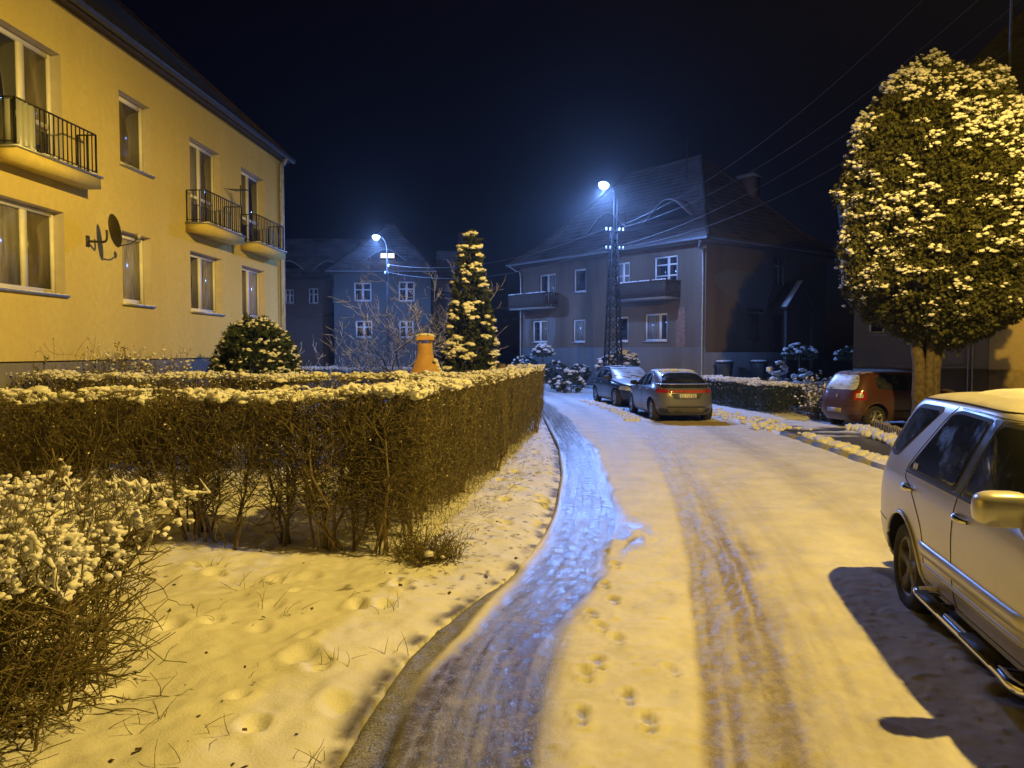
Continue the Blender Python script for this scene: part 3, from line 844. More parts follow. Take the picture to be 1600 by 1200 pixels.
# side wall with its own openings
SD = np.array([-D2[1], D2[0]])     # inward (+y local) in world
side_o = E2
srect = [rect_px(E2, SD, 1208, 1224, 404, 446), rect_px(E2, SD, 1166, 1187, 487, 532), rect_px(E2, SD, 1208, 1222, 492, 572)]
ms = MB(); wall_with_openings(ms, W2, -.2, 7.15, srect, rd=.12, mi_rev=0)
Vs = np.concatenate(ms.v); Vs2 = np.c_[L2 - Vs[:, 1], Vs[:, 0], Vs[:, 2]]
off = 0
for (f, mi), v in zip(ms.f, ms.v): mb.add(Vs2[off:off + len(v)], f - off, mi); off += len(v)
mb.build('wall', [GW, GW], gh)
MB().box((.25, .25, 0), (L2 - .25, W2 - .25, 7.1)).build('inner_core', MATS['room_dark'], gh)
for w, r_ in zip(W2win, rects):
    basement = w[0][2] > 560
    window(gh, r_[0] + .004, r_[1] - .004, r_[2] + .004, r_[3] - .004, .06, cols=w[1], rails=w[2], glasses=w[3], fr=.085 if not basement else .05, sill=0 if (basement or w[0][3] in (462, 478)) else .14,
           frame=WHITE if not basement else DARKW)
def side_box(mb, x0, x1, y0, y1, z0, z1):   # x along the side wall, y out of it
    mb.box((L2 + y0, x0, z0), (L2 + y1, x1, z1)); return mb
r0, r1, r2 = srect
fw = MB(); 
for a, b_ in ((r0[0], r0[0] + .09), ((r0[0] + r0[1]) / 2 - .05, (r0[0] + r0[1]) / 2 + .05), (r0[1] - .09, r0[1])): side_box(fw, a, b_, -.11, -.06, r0[2] + .003, r0[3] - .003)
side_box(fw, r0[0] + .09, r0[1] - .09, -.105, -.065, r0[2] + .9, r0[2] + 1.0)
fw = fw.build('window', simple('old_frame', (.28, .27, .26), .6), gh)
side_box(MB(), r0[0] + .09, r0[1] - .09, -.10, -.09, r0[2] + .003, r0[3] - .003).build('pane', G_DARK, fw)
side_box(MB(), r1[0], r1[1], -.119, -.10, r1[2], r1[3]).build('walled_up_window', GW, gh)
side_box(MB(), r1[0] - .1, r1[1] + .15, .001, .06, r1[3] - .02, r1[3] + .13).build('lintel', DARKW, gh)
dr = side_box(MB(), r2[0], r2[1], -.119, -.07, r2[2], r2[3]).build('door', DARKW, gh)
side_box(MB(), r2[0] + .1, r2[0] + .16, -.07, -.03, r2[2] + 1.0, r2[2] + 1.1).build('handle', ZINC, dr)
# porch: two posts, gable roof with snow
xa, xb = r2[0] - .45, r2[1] + 1.5
zp = r2[3] + .2
xm = (xa + xb) / 2
pr = MB()
for s in (xa, xb):
    pr.add([(L2 + .01, s, zp), (L2 + 1.0, s, zp), (L2 + 1.0, xm, zp + 1.3), (L2 + .01, xm, zp + 1.3),
            (L2 + .01, s, zp + .12), (L2 + 1.0, s, zp + .12), (L2 + 1.0, xm, zp + 1.42), (L2 + .01, xm, zp + 1.42)],
           [(0, 1, 2, 3), (7, 6, 5, 4), (0, 4, 5, 1), (1, 5, 6, 2), (3, 2, 6, 7), (0, 3, 7, 4)])
pr.add([(L2 + .95, xa + .1, zp), (L2 + .95, xb - .1, zp), (L2 + .95, xm, zp + 1.2)], [(0, 1, 2)])
pr.add([(L2 + .92, xa + .1, zp), (L2 + .92, xb - .1, zp), (L2 + .92, xm, zp + 1.2)], [(2, 1, 0)])
prt = pr.build('porch_roof', DARKW, gh)
sn = MB()
sn.add([(L2 + .70, xa + .02, zp + .125), (L2 + .98, xa + .02, zp + .125), (L2 + .98, xm, zp + 1.43), (L2 + .70, xm, zp + 1.43),
        (L2 + .70, xa + .02, zp + .2), (L2 + .98, xa + .02, zp + .2), (L2 + .98, xm, zp + 1.5), (L2 + .70, xm, zp + 1.5)], [(4, 5, 6, 7), (0, 4, 7, 3), (1, 2, 6, 5), (0, 1, 5, 4)])
sn.build('roof_snow', SNOW, prt)
for s in (xa + .22, xb - .22):
    MB().box((L2 + .76, s - .07, -.1), (L2 + .90, s + .07, zp + .08)).build('porch_post', simple('post_paint', (.11, .105, .10), .8), gh)
side_box(MB(), xa, xb, .002, 1.6, -.2, .35).build('porch_step', CONC, gh)
# flaked patches of plaster on both faces (thin render coats with an outline of their own)
def patch(poly, facefn, name='render_patch', mat=GW2, th=.012):
    P = [Vector(p) for p in poly]
    c = curve_pts([(p.x, p.y, 0) for p in P] + [(P[0].x, P[0].y, 0)], 60)[:-1]
    V = [facefn(p[0], p[1], 0) for p in c] + [facefn(p[0], p[1], th) for p in c]; n = len(c)
    mb = MB(); mb.add(V, [tuple(range(n, 2 * n))]); mb.add(V, [(i, (i + 1) % n, n + (i + 1) % n, n + i) for i in range(n)])
    return mb.build(name, mat, gh)
def sidep(u, v): return face_px(E2, SD, u, v)
patch([sidep(*q) for q in ((1116, 430), (1135, 421), (1160, 425), (1182, 425), (1188, 408), (1204, 406), (1204, 450), (1198, 470), (1193, 490), (1165, 487), (1150, 470), (1128, 455), (1117, 442))],
      lambda a, b_, t: (L2 + t, a, b_))
patch([sidep(*q) for q in ((1228, 408), (1242, 410), (1246, 425), (1240, 437), (1228, 436))], lambda a, b_, t: (L2 + t, a, b_))
def frontp(u, v): return face_px(O2, D2, u, v)
patch([frontp(*q) for q in ((822, 494), (845, 492), (866, 497), (868, 520), (862, 540), (856, 539), (856, 500), (830, 499), (826, 540), (820, 520))], lambda a, b_, t: (a, -t, b_))
BR = simple('bare_brick', (.22, .13, .09), .9, var=.4, scale=9, bmp=.5)
patch([frontp(*q) for q in ((1057, 486), (1068, 482), (1070, 530), (1069, 585), (1058, 585), (1056, 535))], lambda a, b_, t: (a, -t, b_), 'brick_strip', BR)
MB().box((0, -.035, -.2), (L2 + .03, -.001, face_px(O2, D2, 905, 543)[1])).box((L2 + .001, -.03, -.2), (L2 + .035, W2, face_px(O2, D2, 905, 543)[1] - .25)).build('base_course', plaster('base_render', (.165, .16, .155), (.6, .6, .6), .6, .8, .6), gh)
# balconies
def wood_balcony(u0, u1, vt, vb, out, boards, label):
    x0, zt = frontp(u0, vt); x1, _ = frontp(u1, vt); zb = frontp((u0 + u1) / 2, vb)[1]; zt = frontp((u0 + u1) / 2, vt)[1]
    b = MB().box((x0, -out, zb), (x1, -.04, zb + .16)).build('balcony', CONC, gh)
    mb = MB()
    for (a, c) in (((x0, -.04), (x0, -out)), ((x0, -out), (x1, -out)), ((x1, -out), (x1, -.04))):
        a = np.array(a); c = np.array(c); L = np.linalg.norm(c - a)
        mb.bar((*a, zt), (*c, zt), .07, .05)
        mb.bar((*a, zb + .3), (*c, zb + .3), .04, .05)
        n = int(L / boards)
        for i in range(n + 1):
            p = a + (c - a) * i / n
            w = boards * .86
            dd = (c - a) / L
            q0 = np.array((*(p - dd * w / 2), zb + .10)); 
            Mx = Matrix.Translation((p[0], p[1], 0)) @ Matrix.Rotation(math.atan2(dd[1], dd[0]), 4, 'Z')
            mb.box((-w / 2, -.012, zb + .08), (w / 2, .012, zt - .03), 0, Mx)
    mb.build('balustrade', DARKW, b)
    n = 50; C = np.c_[rng.uniform(x0, x1, n), np.full(n, -out), np.full(n, zt + .03)]
    MB().blobs(C, np.c_[rng.uniform(.05, .14, n), np.full(n, .05), rng.uniform(.02, .05, n)], 1).build('rail_snow', SNOWS, b, smooth=True)
wood_balcony(816, 872, 461, 484, 1.0, .17, '')
wood_balcony(985, 1062, 443, 470, 1.1, .09, '')
ROOF2 = hip_roof(gh, L2, W2, 7.15, 12.55, .55, ROOF_G, 4.4, bell=.28)
def eyebrow(par, xc, w, h, up, ze, slope, mat, over=.55, lit=None):
    """eyebrow dormer: dark arched front standing on the roof at run `up` from the eave"""
    y0 = -over + up; z0 = ze + up * slope - .12
    t = np.linspace(-1, 1, 25); hz = h * np.cos(t * np.pi / 2) ** 1.3
    top = np.c_[xc + t * w / 2, np.full(25, y0), z0 + hz]
    mb = MB(); bot = np.c_[xc + t * w / 2, np.full(25, y0), np.full(25, z0 - .1)]
    mb.add(np.concatenate([bot, top]), [(i, i + 1, 25 + i + 1, 25 + i) for i in range(24)])
    d = mb.build('eyebrow_dormer', simple('dormer_dark_boards', (.012, .011, .011), .9), par)  # dormer front in one even near-black colour
    front = top + [0, -.12, .07]; back = top + np.c_[np.zeros(25), hz / slope + .25, np.full(25, .07)]
    under = top + [0, -.12, -.01]
    V = np.concatenate([front, back, under]); F = [(i, i + 1, 25 + i + 1, 25 + i) for i in range(24)] + [(50 + i, 51 + i, i + 1, i) for i in range(24)]
    uv = np.concatenate([np.c_[front[:, 0], np.zeros(25)], np.c_[back[:, 0], hz / slope * 1.3 + .3], np.c_[front[:, 0], np.zeros(25)]])
    MB().add(V, F).build('dormer_roof', mat, d, uv=uv, smooth=True)
    return d, y0, z0
sl2 = (12.55 - 7.15) / (W2 / 2 + .55) * .92
eyebrow(gh, frontp(911, 400)[0] + .6, 3.0, .95, 1.75, 7.15, sl2, ROOF_G)
eyebrow(gh, frontp(1010, 400)[0] + .3, 3.2, 1.0, 1.75, 7.15, sl2, ROOF_G)
gutter(gh, (-.55, -.62, 7.12), (L2 + .55, -.62, 7.12), ZINC, .07)
gutter(gh, (L2 + .62, -.55, 7.12), (L2 + .62, W2 + .5, 7.12), ZINC, .07)
downpipe(gh, [(L2 + .15, -.6, 7.05), (L2 - .1, -.4, 6.75), (L2 - .12, -.1, 6.4), (L2 - .12, -.1, 3), (L2 - .12, -.1, .1)], ZINC, .055)
downpipe(gh, [(-.3, -.6, 7.05), (.1, -.4, 6.75), (.16, -.1, 6.4), (.16, -.1, 3), (.16, -.1, .1)], ZINC, .055)
ch = MB().box((L2 - 3.3, 6.9, 9.6), (L2 - 2.4, 7.6, 11.4)).build('chimney', BR, gh)
MB().box((L2 - 3.4, 6.82, 11.4), (L2 - 2.3, 7.68, 11.55)).build('chimney_cap', CONC, ch)
MB().tubes(np.array([(L2 - 4.0, 3.4, 11.0), (L2 - 4.0, 3.4, 12.2), (L2 - 4.0, 3.4, 13.2)]), np.array([.035] * 3), 6).build('aerial_pole', BLACKM, gh)

# ---------------------------------------------------------------- far house with the lit attic window
BWALL = plaster('pale_blue_grey_render', (.095, .10, .10), (.55, .55, .55), .6, .4)
BRW = plaster('brown_render', (.13, .10, .085), (.6, .6, .6), .5, .3)
ROOF_F = tile_mat('frosted_tiles', (.20, .185, .19), .9, rows=.4)
LITW = emit('lit_room', (1.0, .82, .66), 2.6)
YF = 52.0
fh = thing('house', 'pale far house with a lit attic window behind the bare tree', 'house', (-12.0, YF, 0), R(2))
LF, WF = 6.5, 10.0
def fp_px(u, v, base=-12.0): return (u - 800) / 1200 * YF - base, 2 + (548 - v) / 1200 * YF
fw_list = [((554, 581), (442, 471)), ((623, 648), (440, 471)), ((556, 582), (501, 528)), ((624, 646), (501, 528))]
ro = []
for (u0, u1), (v0, v1) in fw_list:
    a, z1 = fp_px(u0, v0); b_, z0 = fp_px(u1, v1); ro.append((a, b_, z0, z1))
mb = MB(); wall_with_openings(mb, LF, -.2, 7.35, ro, rd=.12, mi_rev=0)
mb.add([(LF, 0, -.2), (LF, WF, -.2), (LF, WF, 7.35), (LF, 0, 7.35)], [(0, 1, 2, 3)]); mb.add([(0, 0, -.2), (0, WF, -.2), (0, WF, 7.35), (0, 0, 7.35)], [(3, 2, 1, 0)])
mb.build('wall', BWALL, fh)
MB().box((.2, .2, 0), (LF - .2, WF - .2, 7.2)).build('inner_core', MATS['room_dark'], fh)
for r_ in ro: window(fh, r_[0] + .003, r_[1] - .003, r_[2], r_[3], .05, cols=(1, 1), rails=(.62,), fr=.1, glass=G_DARK, snow=False)
hip_roof(fh, LF, WF, 7.35, 11.3, .45, ROOF_F, 3.0, bell=.1)
slf = (11.3 - 7.35) / (WF / 2 + .45) * .95
d, y0, z0 = eyebrow(fh, 3.35, 2.9, .75, 1.35, 7.35, slf, ROOF_F, over=.45)
for xo in (-.32, .14):
    a = 3.35 + xo
    f_ = MB().box((a - .03, y0 - .04, z0 + .16), (a + .50, y0 - .02, z0 + .20)).box((a - .03, y0 - .04, z0 + .50), (a + .50, y0 - .02, z0 + .54)).box((a - .03, y0 - .04, z0 + .2), (a + .01, y0 - .02, z0 + .5)).box((a + .46, y0 - .04, z0 + .2), (a + .5, y0 - .02, z0 + .5)).build('lit_window', DARKW, d)
    MB().box((a + .012, y0 - .035, z0 + .201), (a + .458, y0 - .022, z0 + .499)).build('lit_pane', LITW, f_)
gutter(fh, (-.45, -.5, 7.33), (LF + .45, -.5, 7.33), ZINC, .06)
ch = MB().box((LF + 1.6, 6.5, 7.6), (LF + 2.6, 7.4, 11.0)).build('chimney', BR, fh)
# low rear part reaching right
mb = MB().box((LF + .002, 3.0, -.2), (LF + 3.6, WF, 6.2)); mb.build('rear_wing', simple('rear_render', (.12, .12, .125), .9), fh)
roof_poly('roof', [(((LF + .0, 2.6, 6.2), (LF + 4.0, 2.6, 6.2), (LF + 2.0, 6.5, 9.6), (LF + .0, 6.5, 9.6)), (1, 0, 0)), (((LF + 4.0, 2.6, 6.2), (LF + 4.0, WF, 6.2), (LF + 2.0, 6.5, 9.6)), (0, 1, 0))], ROOF_F, fh)
# brown wing to the left, a house of its own
YB = 54.5
bh = thing('house', 'dark brown terraced house joined to the left of the pale far house', 'house', (-27.5, YB, 0), R(2))
LB = 15.3
def bp_px(u, v): return (u - 800) / 1200 * YB + 27.5, 2 + (548 - v) / 1200 * YB
bo = []
for (u0, u1), (v0, v1) in (((445, 458), (452, 474)), ((481, 496), (450, 474)), ((518, 523), (450, 476))):
    a, z1 = bp_px(u0, v0); b_, z0 = bp_px(u1, v1); bo.append((a, b_, z0, z1))
mb = MB(); wall_with_openings(mb, LB, -.2, 7.2, bo, rd=.12, mi_rev=0)
mb.add([(0, 0, -.2), (0, 9, -.2), (0, 9, 7.2), (0, 0, 7.2)], [(3, 2, 1, 0)])
mb.build('wall', BRW, bh)
MB().box((.2, .2, 0), (LB - .2, 8.8, 7.1)).build('inner_core', MATS['room_dark'], bh)
for r_ in bo: window(bh, r_[0] + .003, r_[1] - .003, r_[2], r_[3], .05, cols=(1, 1) if r_[1] - r_[0] > .4 else (1,), rails=(.6,), fr=.09, glass=G_DARK, snow=False)
MB().box((0, -.06, 4.45), (LB, -.001, 4.6)).build('string_course', BRW, bh)
roof_poly('roof', [(((-.3, -.5, 7.2), (LB + 1.5, -.5, 7.2), (LB + 1.5, 4.5, 10.6), (-.3, 4.5, 10.6)), (1, 0, 0)), (((-.3, 9.5, 7.2), (LB + 1.5, 9.5, 7.2), (LB + 1.5, 4.5, 10.6), (-.3, 4.5, 10.6)), (1, 0, 0))], ROOF_F, bh)
MB().box((0, -.45, 7.05), (LB, -.002, 7.19)).build('eaves', DARKW, bh)
eyebrow(bh, bp_px(510, 410)[0], 2.3, .65, 1.0, 7.2, .68, ROOF_F, over=.5)
eyebrow(bh, bp_px(448, 410)[0], 2.3, .65, 1.0, 7.2, .68, ROOF_F, over=.5)

# ---------------------------------------------------------------- house on the right behind the big tree
RW = plaster('grey_side_render', (.22, .205, .19), (.7, .7, .7), .5, .5)
RY = plaster('ochre_render', (.62, .47, .19), (.8, .8, .8), .3, .5)
ROOF_R = tile_mat('slate_tiles', (.12, .12, .13), .35, rows=.34)
XR, YR_ = 11.1, 25.0
rh = thing('house', 'house half grey and half ochre behind the big snowy thuja', 'house', (XR, YR_, 0), R(-24))
LR, WR = 13.0, 11.0
DR = np.array([math.cos(R(-24)), math.sin(R(-24))])
def fxr(u): return face_px(np.array([XR, YR_]), DR, u, 500)[0]
SPLIT = fxr(1545)
wl = MB(); opr = [(fxr(1356), fxr(1382), 2.55, 4.0), (fxr(1472), fxr(1498), 2.85, 4.3)]
wall_with_openings(wl, SPLIT, -.2, 7.3, opr, rd=.12, mi_rev=0)
wl.add([(0, 0, -.2), (0, WR, -.2), (0, WR, 7.3), (0, 0, 7.3)], [(3, 2, 1, 0)])
wl.build('wall', RW, rh)
MB().box((SPLIT + .001, -.02, -.2), (LR, WR, 7.3)).build('wall', RY, rh)
MB().box((.2, .2, 0), (SPLIT - .1, WR - .2, 7.2)).build('inner_core', MATS['room_dark'], rh)
MB().box((.02, -.06, -.2), (SPLIT - .02, -.001, 1.42)).build('plinth', plaster('rough_plinth', (.16, .15, .14), (.7, .7, .7), .4, 2, 1.0), rh)
MB().box((SPLIT + .002, -.075, -.2), (LR, -.021, 1.4)).build('plinth', simple('ochre_plinth', (.36, .27, .12), .9, bmp=.4, bscale=120), rh)
for r_ in opr: window(rh, r_[0] + .003, r_[1] - .003, r_[2], r_[3], .05, cols=(1,), fr=.07, glass=G_DARK)
hip_roof(rh, LR, WR, 7.3, 14.2, .5, ROOF_R, 5.5, bell=.3)
gutter(rh, (-.55, -.56, 7.27), (LR + .5, -.56, 7.27), ZINC, .08)
gutter(rh, (-.56, -.55, 7.27), (-.56, WR, 7.27), ZINC, .08)
xp = fxr(1515)
for k, dx in enumerate((-.06, .06)):
    MB().tubes(np.array([(xp + dx, -.09, .2), (xp + dx, -.09, 2), (xp + dx, -.09, 3.0)]), np.array([.025] * 3), 6).build('cable_pipe', ZINC, rh)
MB().tubes(curve_pts([(xp - .1, -.1, 1.5), (xp - .5, -.1, 1.5), (xp - .95, -.1, 1.5), (xp - .98, -.1, 1.55), (xp - .98, -.1, 1.66)], 12), np.full(12, .02), 6).build('cable_pipe', ZINC, rh)
MB().tubes(np.array([(4.6, 3.2, 10), (4.6, 3.2, 12), (4.6, 3.2, 14.2)]), np.array([.05] * 3), 8).build('roof_stand', ZINC, rh)
MB().box((xp - .12, -.17, 3.0), (xp + .14, -.001, 3.22)).build('junction_box', ZINC, rh)
# ================================================================== PLANTS
GREEN = simple('thuja_green', (.075, .076, .020), .7, var=.55, scale=5)
GREEN2 = simple('spruce_green', (.035, .055, .028), .7, var=.5, scale=6)
GREENC = simple('conifer_green', (.035, .050, .020), .7, var=.5, scale=7)

def twig_paths(S, D, L, K=4, wob=.18, up=.15):
    n = len(S); t = np.linspace(0, 1, K)
    w = rng.normal(0, wob, (n, K, 3)); w[:, 0] = 0
    w = np.cumsum(w, 1) / K
    P = S[:, None] + D[:, None] * (L[:, None] * t)[..., None] + w * L[:, None, None]
    P[..., 2] += up * L[:, None] * t ** 2
    return P

def fuse(o, voxel):
    """melt overlapping lumps of snow into one soft body"""
    md = o.modifiers.new('r', 'REMESH'); md.mode = 'VOXEL'; md.voxel_size = voxel; md.use_smooth_shade = True
    sm = o.modifiers.new('s', 'SMOOTH'); sm.factor = .5; sm.iterations = 2
    dg = bpy.context.evaluated_depsgraph_get(); dg.update()
    me = bpy.data.meshes.new_from_object(o.evaluated_get(dg)); o.modifiers.clear(); o.data = me
    for p in me.polygons: break
    me.polygons.foreach_set('use_smooth', np.ones(len(me.polygons), bool))

def hedge(name, label, p0, p1, width, height, dens=1.0, open_z=.45, stems_big=True, snow=1.0, twig_r=.0032, leaf=1.0, near=False, lumps=.05, z0=.05, group=None, inner_leaf=.3, lmat=None, melt=0):
    p0 = np.array(p0, float); p1 = np.array(p1, float); L = np.linalg.norm(p1 - p0); ang = math.atan2(*(p1 - p0)[::-1])
    root = thing(name, label, 'hedge', (p0[0], p0[1], z0), ang, group)
    def top(x, y): return height + (fbm(x * 1.7 + 40, y * 1.7 + 9, 91) - .5) * lumps * 4
    # stems fan out of rooted clumps
    nb = int(L / .36)
    S = []; D = []; Ls = []
    for i in range(nb):
        cx = (i + rng.uniform(.2, .8)) * L / nb; cy = rng.normal(0, width * .13)
        for _ in range(rng.integers(4, 8)):
            S.append((cx + rng.normal(0, .05), cy + rng.normal(0, .05), -.08)); d = np.array([rng.normal(0, .22), rng.normal(0, .2 * width), 1.0])
            D.append(d / np.linalg.norm(d)); Ls.append(height * rng.uniform(.7, .98))
    S, D, Ls = np.array(S), np.array(D), np.array(Ls)
    P = twig_paths(S, D, Ls, 8, .22, 0)
    P[..., 1] = np.clip(P[..., 1], -width * .48, width * .48); P[..., 0] = np.clip(P[..., 0], 0, L)
    r0 = rng.uniform(.009, .021, len(P)) if stems_big else rng.uniform(.005, .010, len(P))
    MB().tubes(P, r0[:, None] * np.linspace(1, .35, 8)[None], 6).build('stems', STEM, root, smooth=True)
    # branchlets off the stems
    n = int(620 * L * dens)
    k = rng.integers(0, len(P), n); q = rng.uniform(.18, 1, n) ** .8
    idx = q * 7; i0 = np.minimum(idx.astype(int), 6); f = (idx - i0)[:, None]
    B = P[k, i0] * (1 - f) + P[k, i0 + 1] * f
    d = unit(rng.normal(size=(n, 3)) * [1, 1, .55] + [0, 0, .75])
    P1 = twig_paths(B, d, rng.uniform(.18, .50, n), 5, .3, .1)
    # fine twigs filling the clipped box
    n2 = int(1900 * L * dens)
    x = rng.uniform(0, L, n2); side = rng.random(n2)
    y = np.where(side < .62, np.sign(rng.normal(size=n2)) * width * rng.uniform(.34, .5, n2), rng.uniform(-.5, .5, n2) * width)
    z = open_z + (height - open_z) * rng.random(n2) ** .75
    thin = (z < open_z + .25) & (rng.random(n2) < .4)
    x = x[~thin]; y = y[~thin]; z = z[~thin]; n2 = len(x)
    B2 = np.c_[x, y, z - .1]
    d2 = unit(rng.normal(size=(n2, 3)) * [.9, .8, .7] + [0, 0, .7])
    P2 = twig_paths(B2, d2, rng.uniform(.10, .30, n2), 4, .35, .08)
    def clip(Q):
        lx = (fbm(Q[..., 0] * 3, Q[..., 2] * 3, 95) - .5) * .12
        Q[..., 1] = np.clip(Q[..., 1], -width * .5 + lx, width * .5 + lx); Q[..., 0] = np.clip(Q[..., 0], -.02 - .05 * rng.random(Q.shape[:-1]), L + .05 * rng.random(Q.shape[:-1]))
        tz = top(Q[..., 0], Q[..., 1]); Q[..., 2] = np.minimum(Q[..., 2], tz + .03 * rng.random(Q.shape[:-1])); return Q
    P1 = clip(P1); P2 = clip(P2)
    mb = MB()
    mb.tubes(P1, np.broadcast_to(np.linspace(twig_r * 1.6, twig_r * .7, 5), P1.shape[:2]), 4)
    mb.tubes(P2, np.broadcast_to(np.linspace(twig_r, twig_r * .45, 4), P2.shape[:2]), 3)
    mb.build('twigs', lmat or TWIG, root)
    # clinging leaves
    n3 = int(2600 * L * dens * leaf)
    kk = rng.integers(0, n2, n3); tt = rng.integers(1, 4, n3)
    C = P2[kk, tt] + rng.normal(0, .012, (n3, 3))
    keep = rng.random(n3) < np.interp(C[:, 2] / height, [0, .35, .8, 1], [.05, inner_leaf, .9, 1]); C = C[keep]
    U = rdir(len(C)) * rng.uniform(.018, .036, len(C))[:, None]; W = np.cross(U, rdir(len(C))) * .32
    MB().quads(C, U, W).build('leaves', lmat or DRY, root)
    # snow lying on the clipped top and caught on twigs
    n4 = int(700 * L * width * snow / .9)
    x = rng.uniform(0, L, n4); y = rng.uniform(-.5, .5, n4) * width
    keep = fbm(x * 3.2 + 3, y * 3.2 + 70, 97) + rng.normal(0, .08, n4) > .46
    x, y = x[keep], y[keep]; s = rng.uniform(.010, .030, len(x)) * (1 + .8 * (rng.random(len(x)) < .12))
    C = np.c_[x, y, top(x, y) + rng.uniform(-.07, .02, len(x))]; Sz = np.c_[s * rng.uniform(1, 2.2, len(s)), s * rng.uniform(.8, 1.5, len(s)), s * .75]
    n5 = int(340 * L * snow)
    kk = rng.integers(0, n2, n5); C5 = P2[kk, 3] + [0, 0, .005]
    keep = rng.random(n5) < np.interp(C5[:, 2] / height, [0, .55, .8, 1], [.0, .05, .30, 1]); C5 = C5[keep]; s5 = rng.uniform(.006, .016, len(C5))
    sub = 2 if near else 1
    o = MB().blobs(np.concatenate([C, C5]), np.concatenate([Sz, np.c_[s5, s5, s5 * .9]]), sub, jit=.4).build('snow', SNOWS, root, smooth=True)
    if melt: fuse(o, melt)
    return root

HT = 1.56
hedge('hedge', 'long front row of the clipped bare hedge across the garden lawn', (-9.2, 7.62), (-1.35, 7.62), .95, HT, 1.0, .55, melt=.011)
hedge('hedge', 'clipped bare hedge row running beside the icy lane', (-1.25, 7.2), (.42, 19.6), .80, HT, 1.0, .12, leaf=1.6, inner_leaf=.75, melt=.012)
hedge('hedge', 'rear row of the clipped hedge in front of the spruce bush and fireplace', (-10.5, 12.4), (-.65, 12.4), .8, 1.58, .55, .4, twig_r=.0042, snow=1.1)

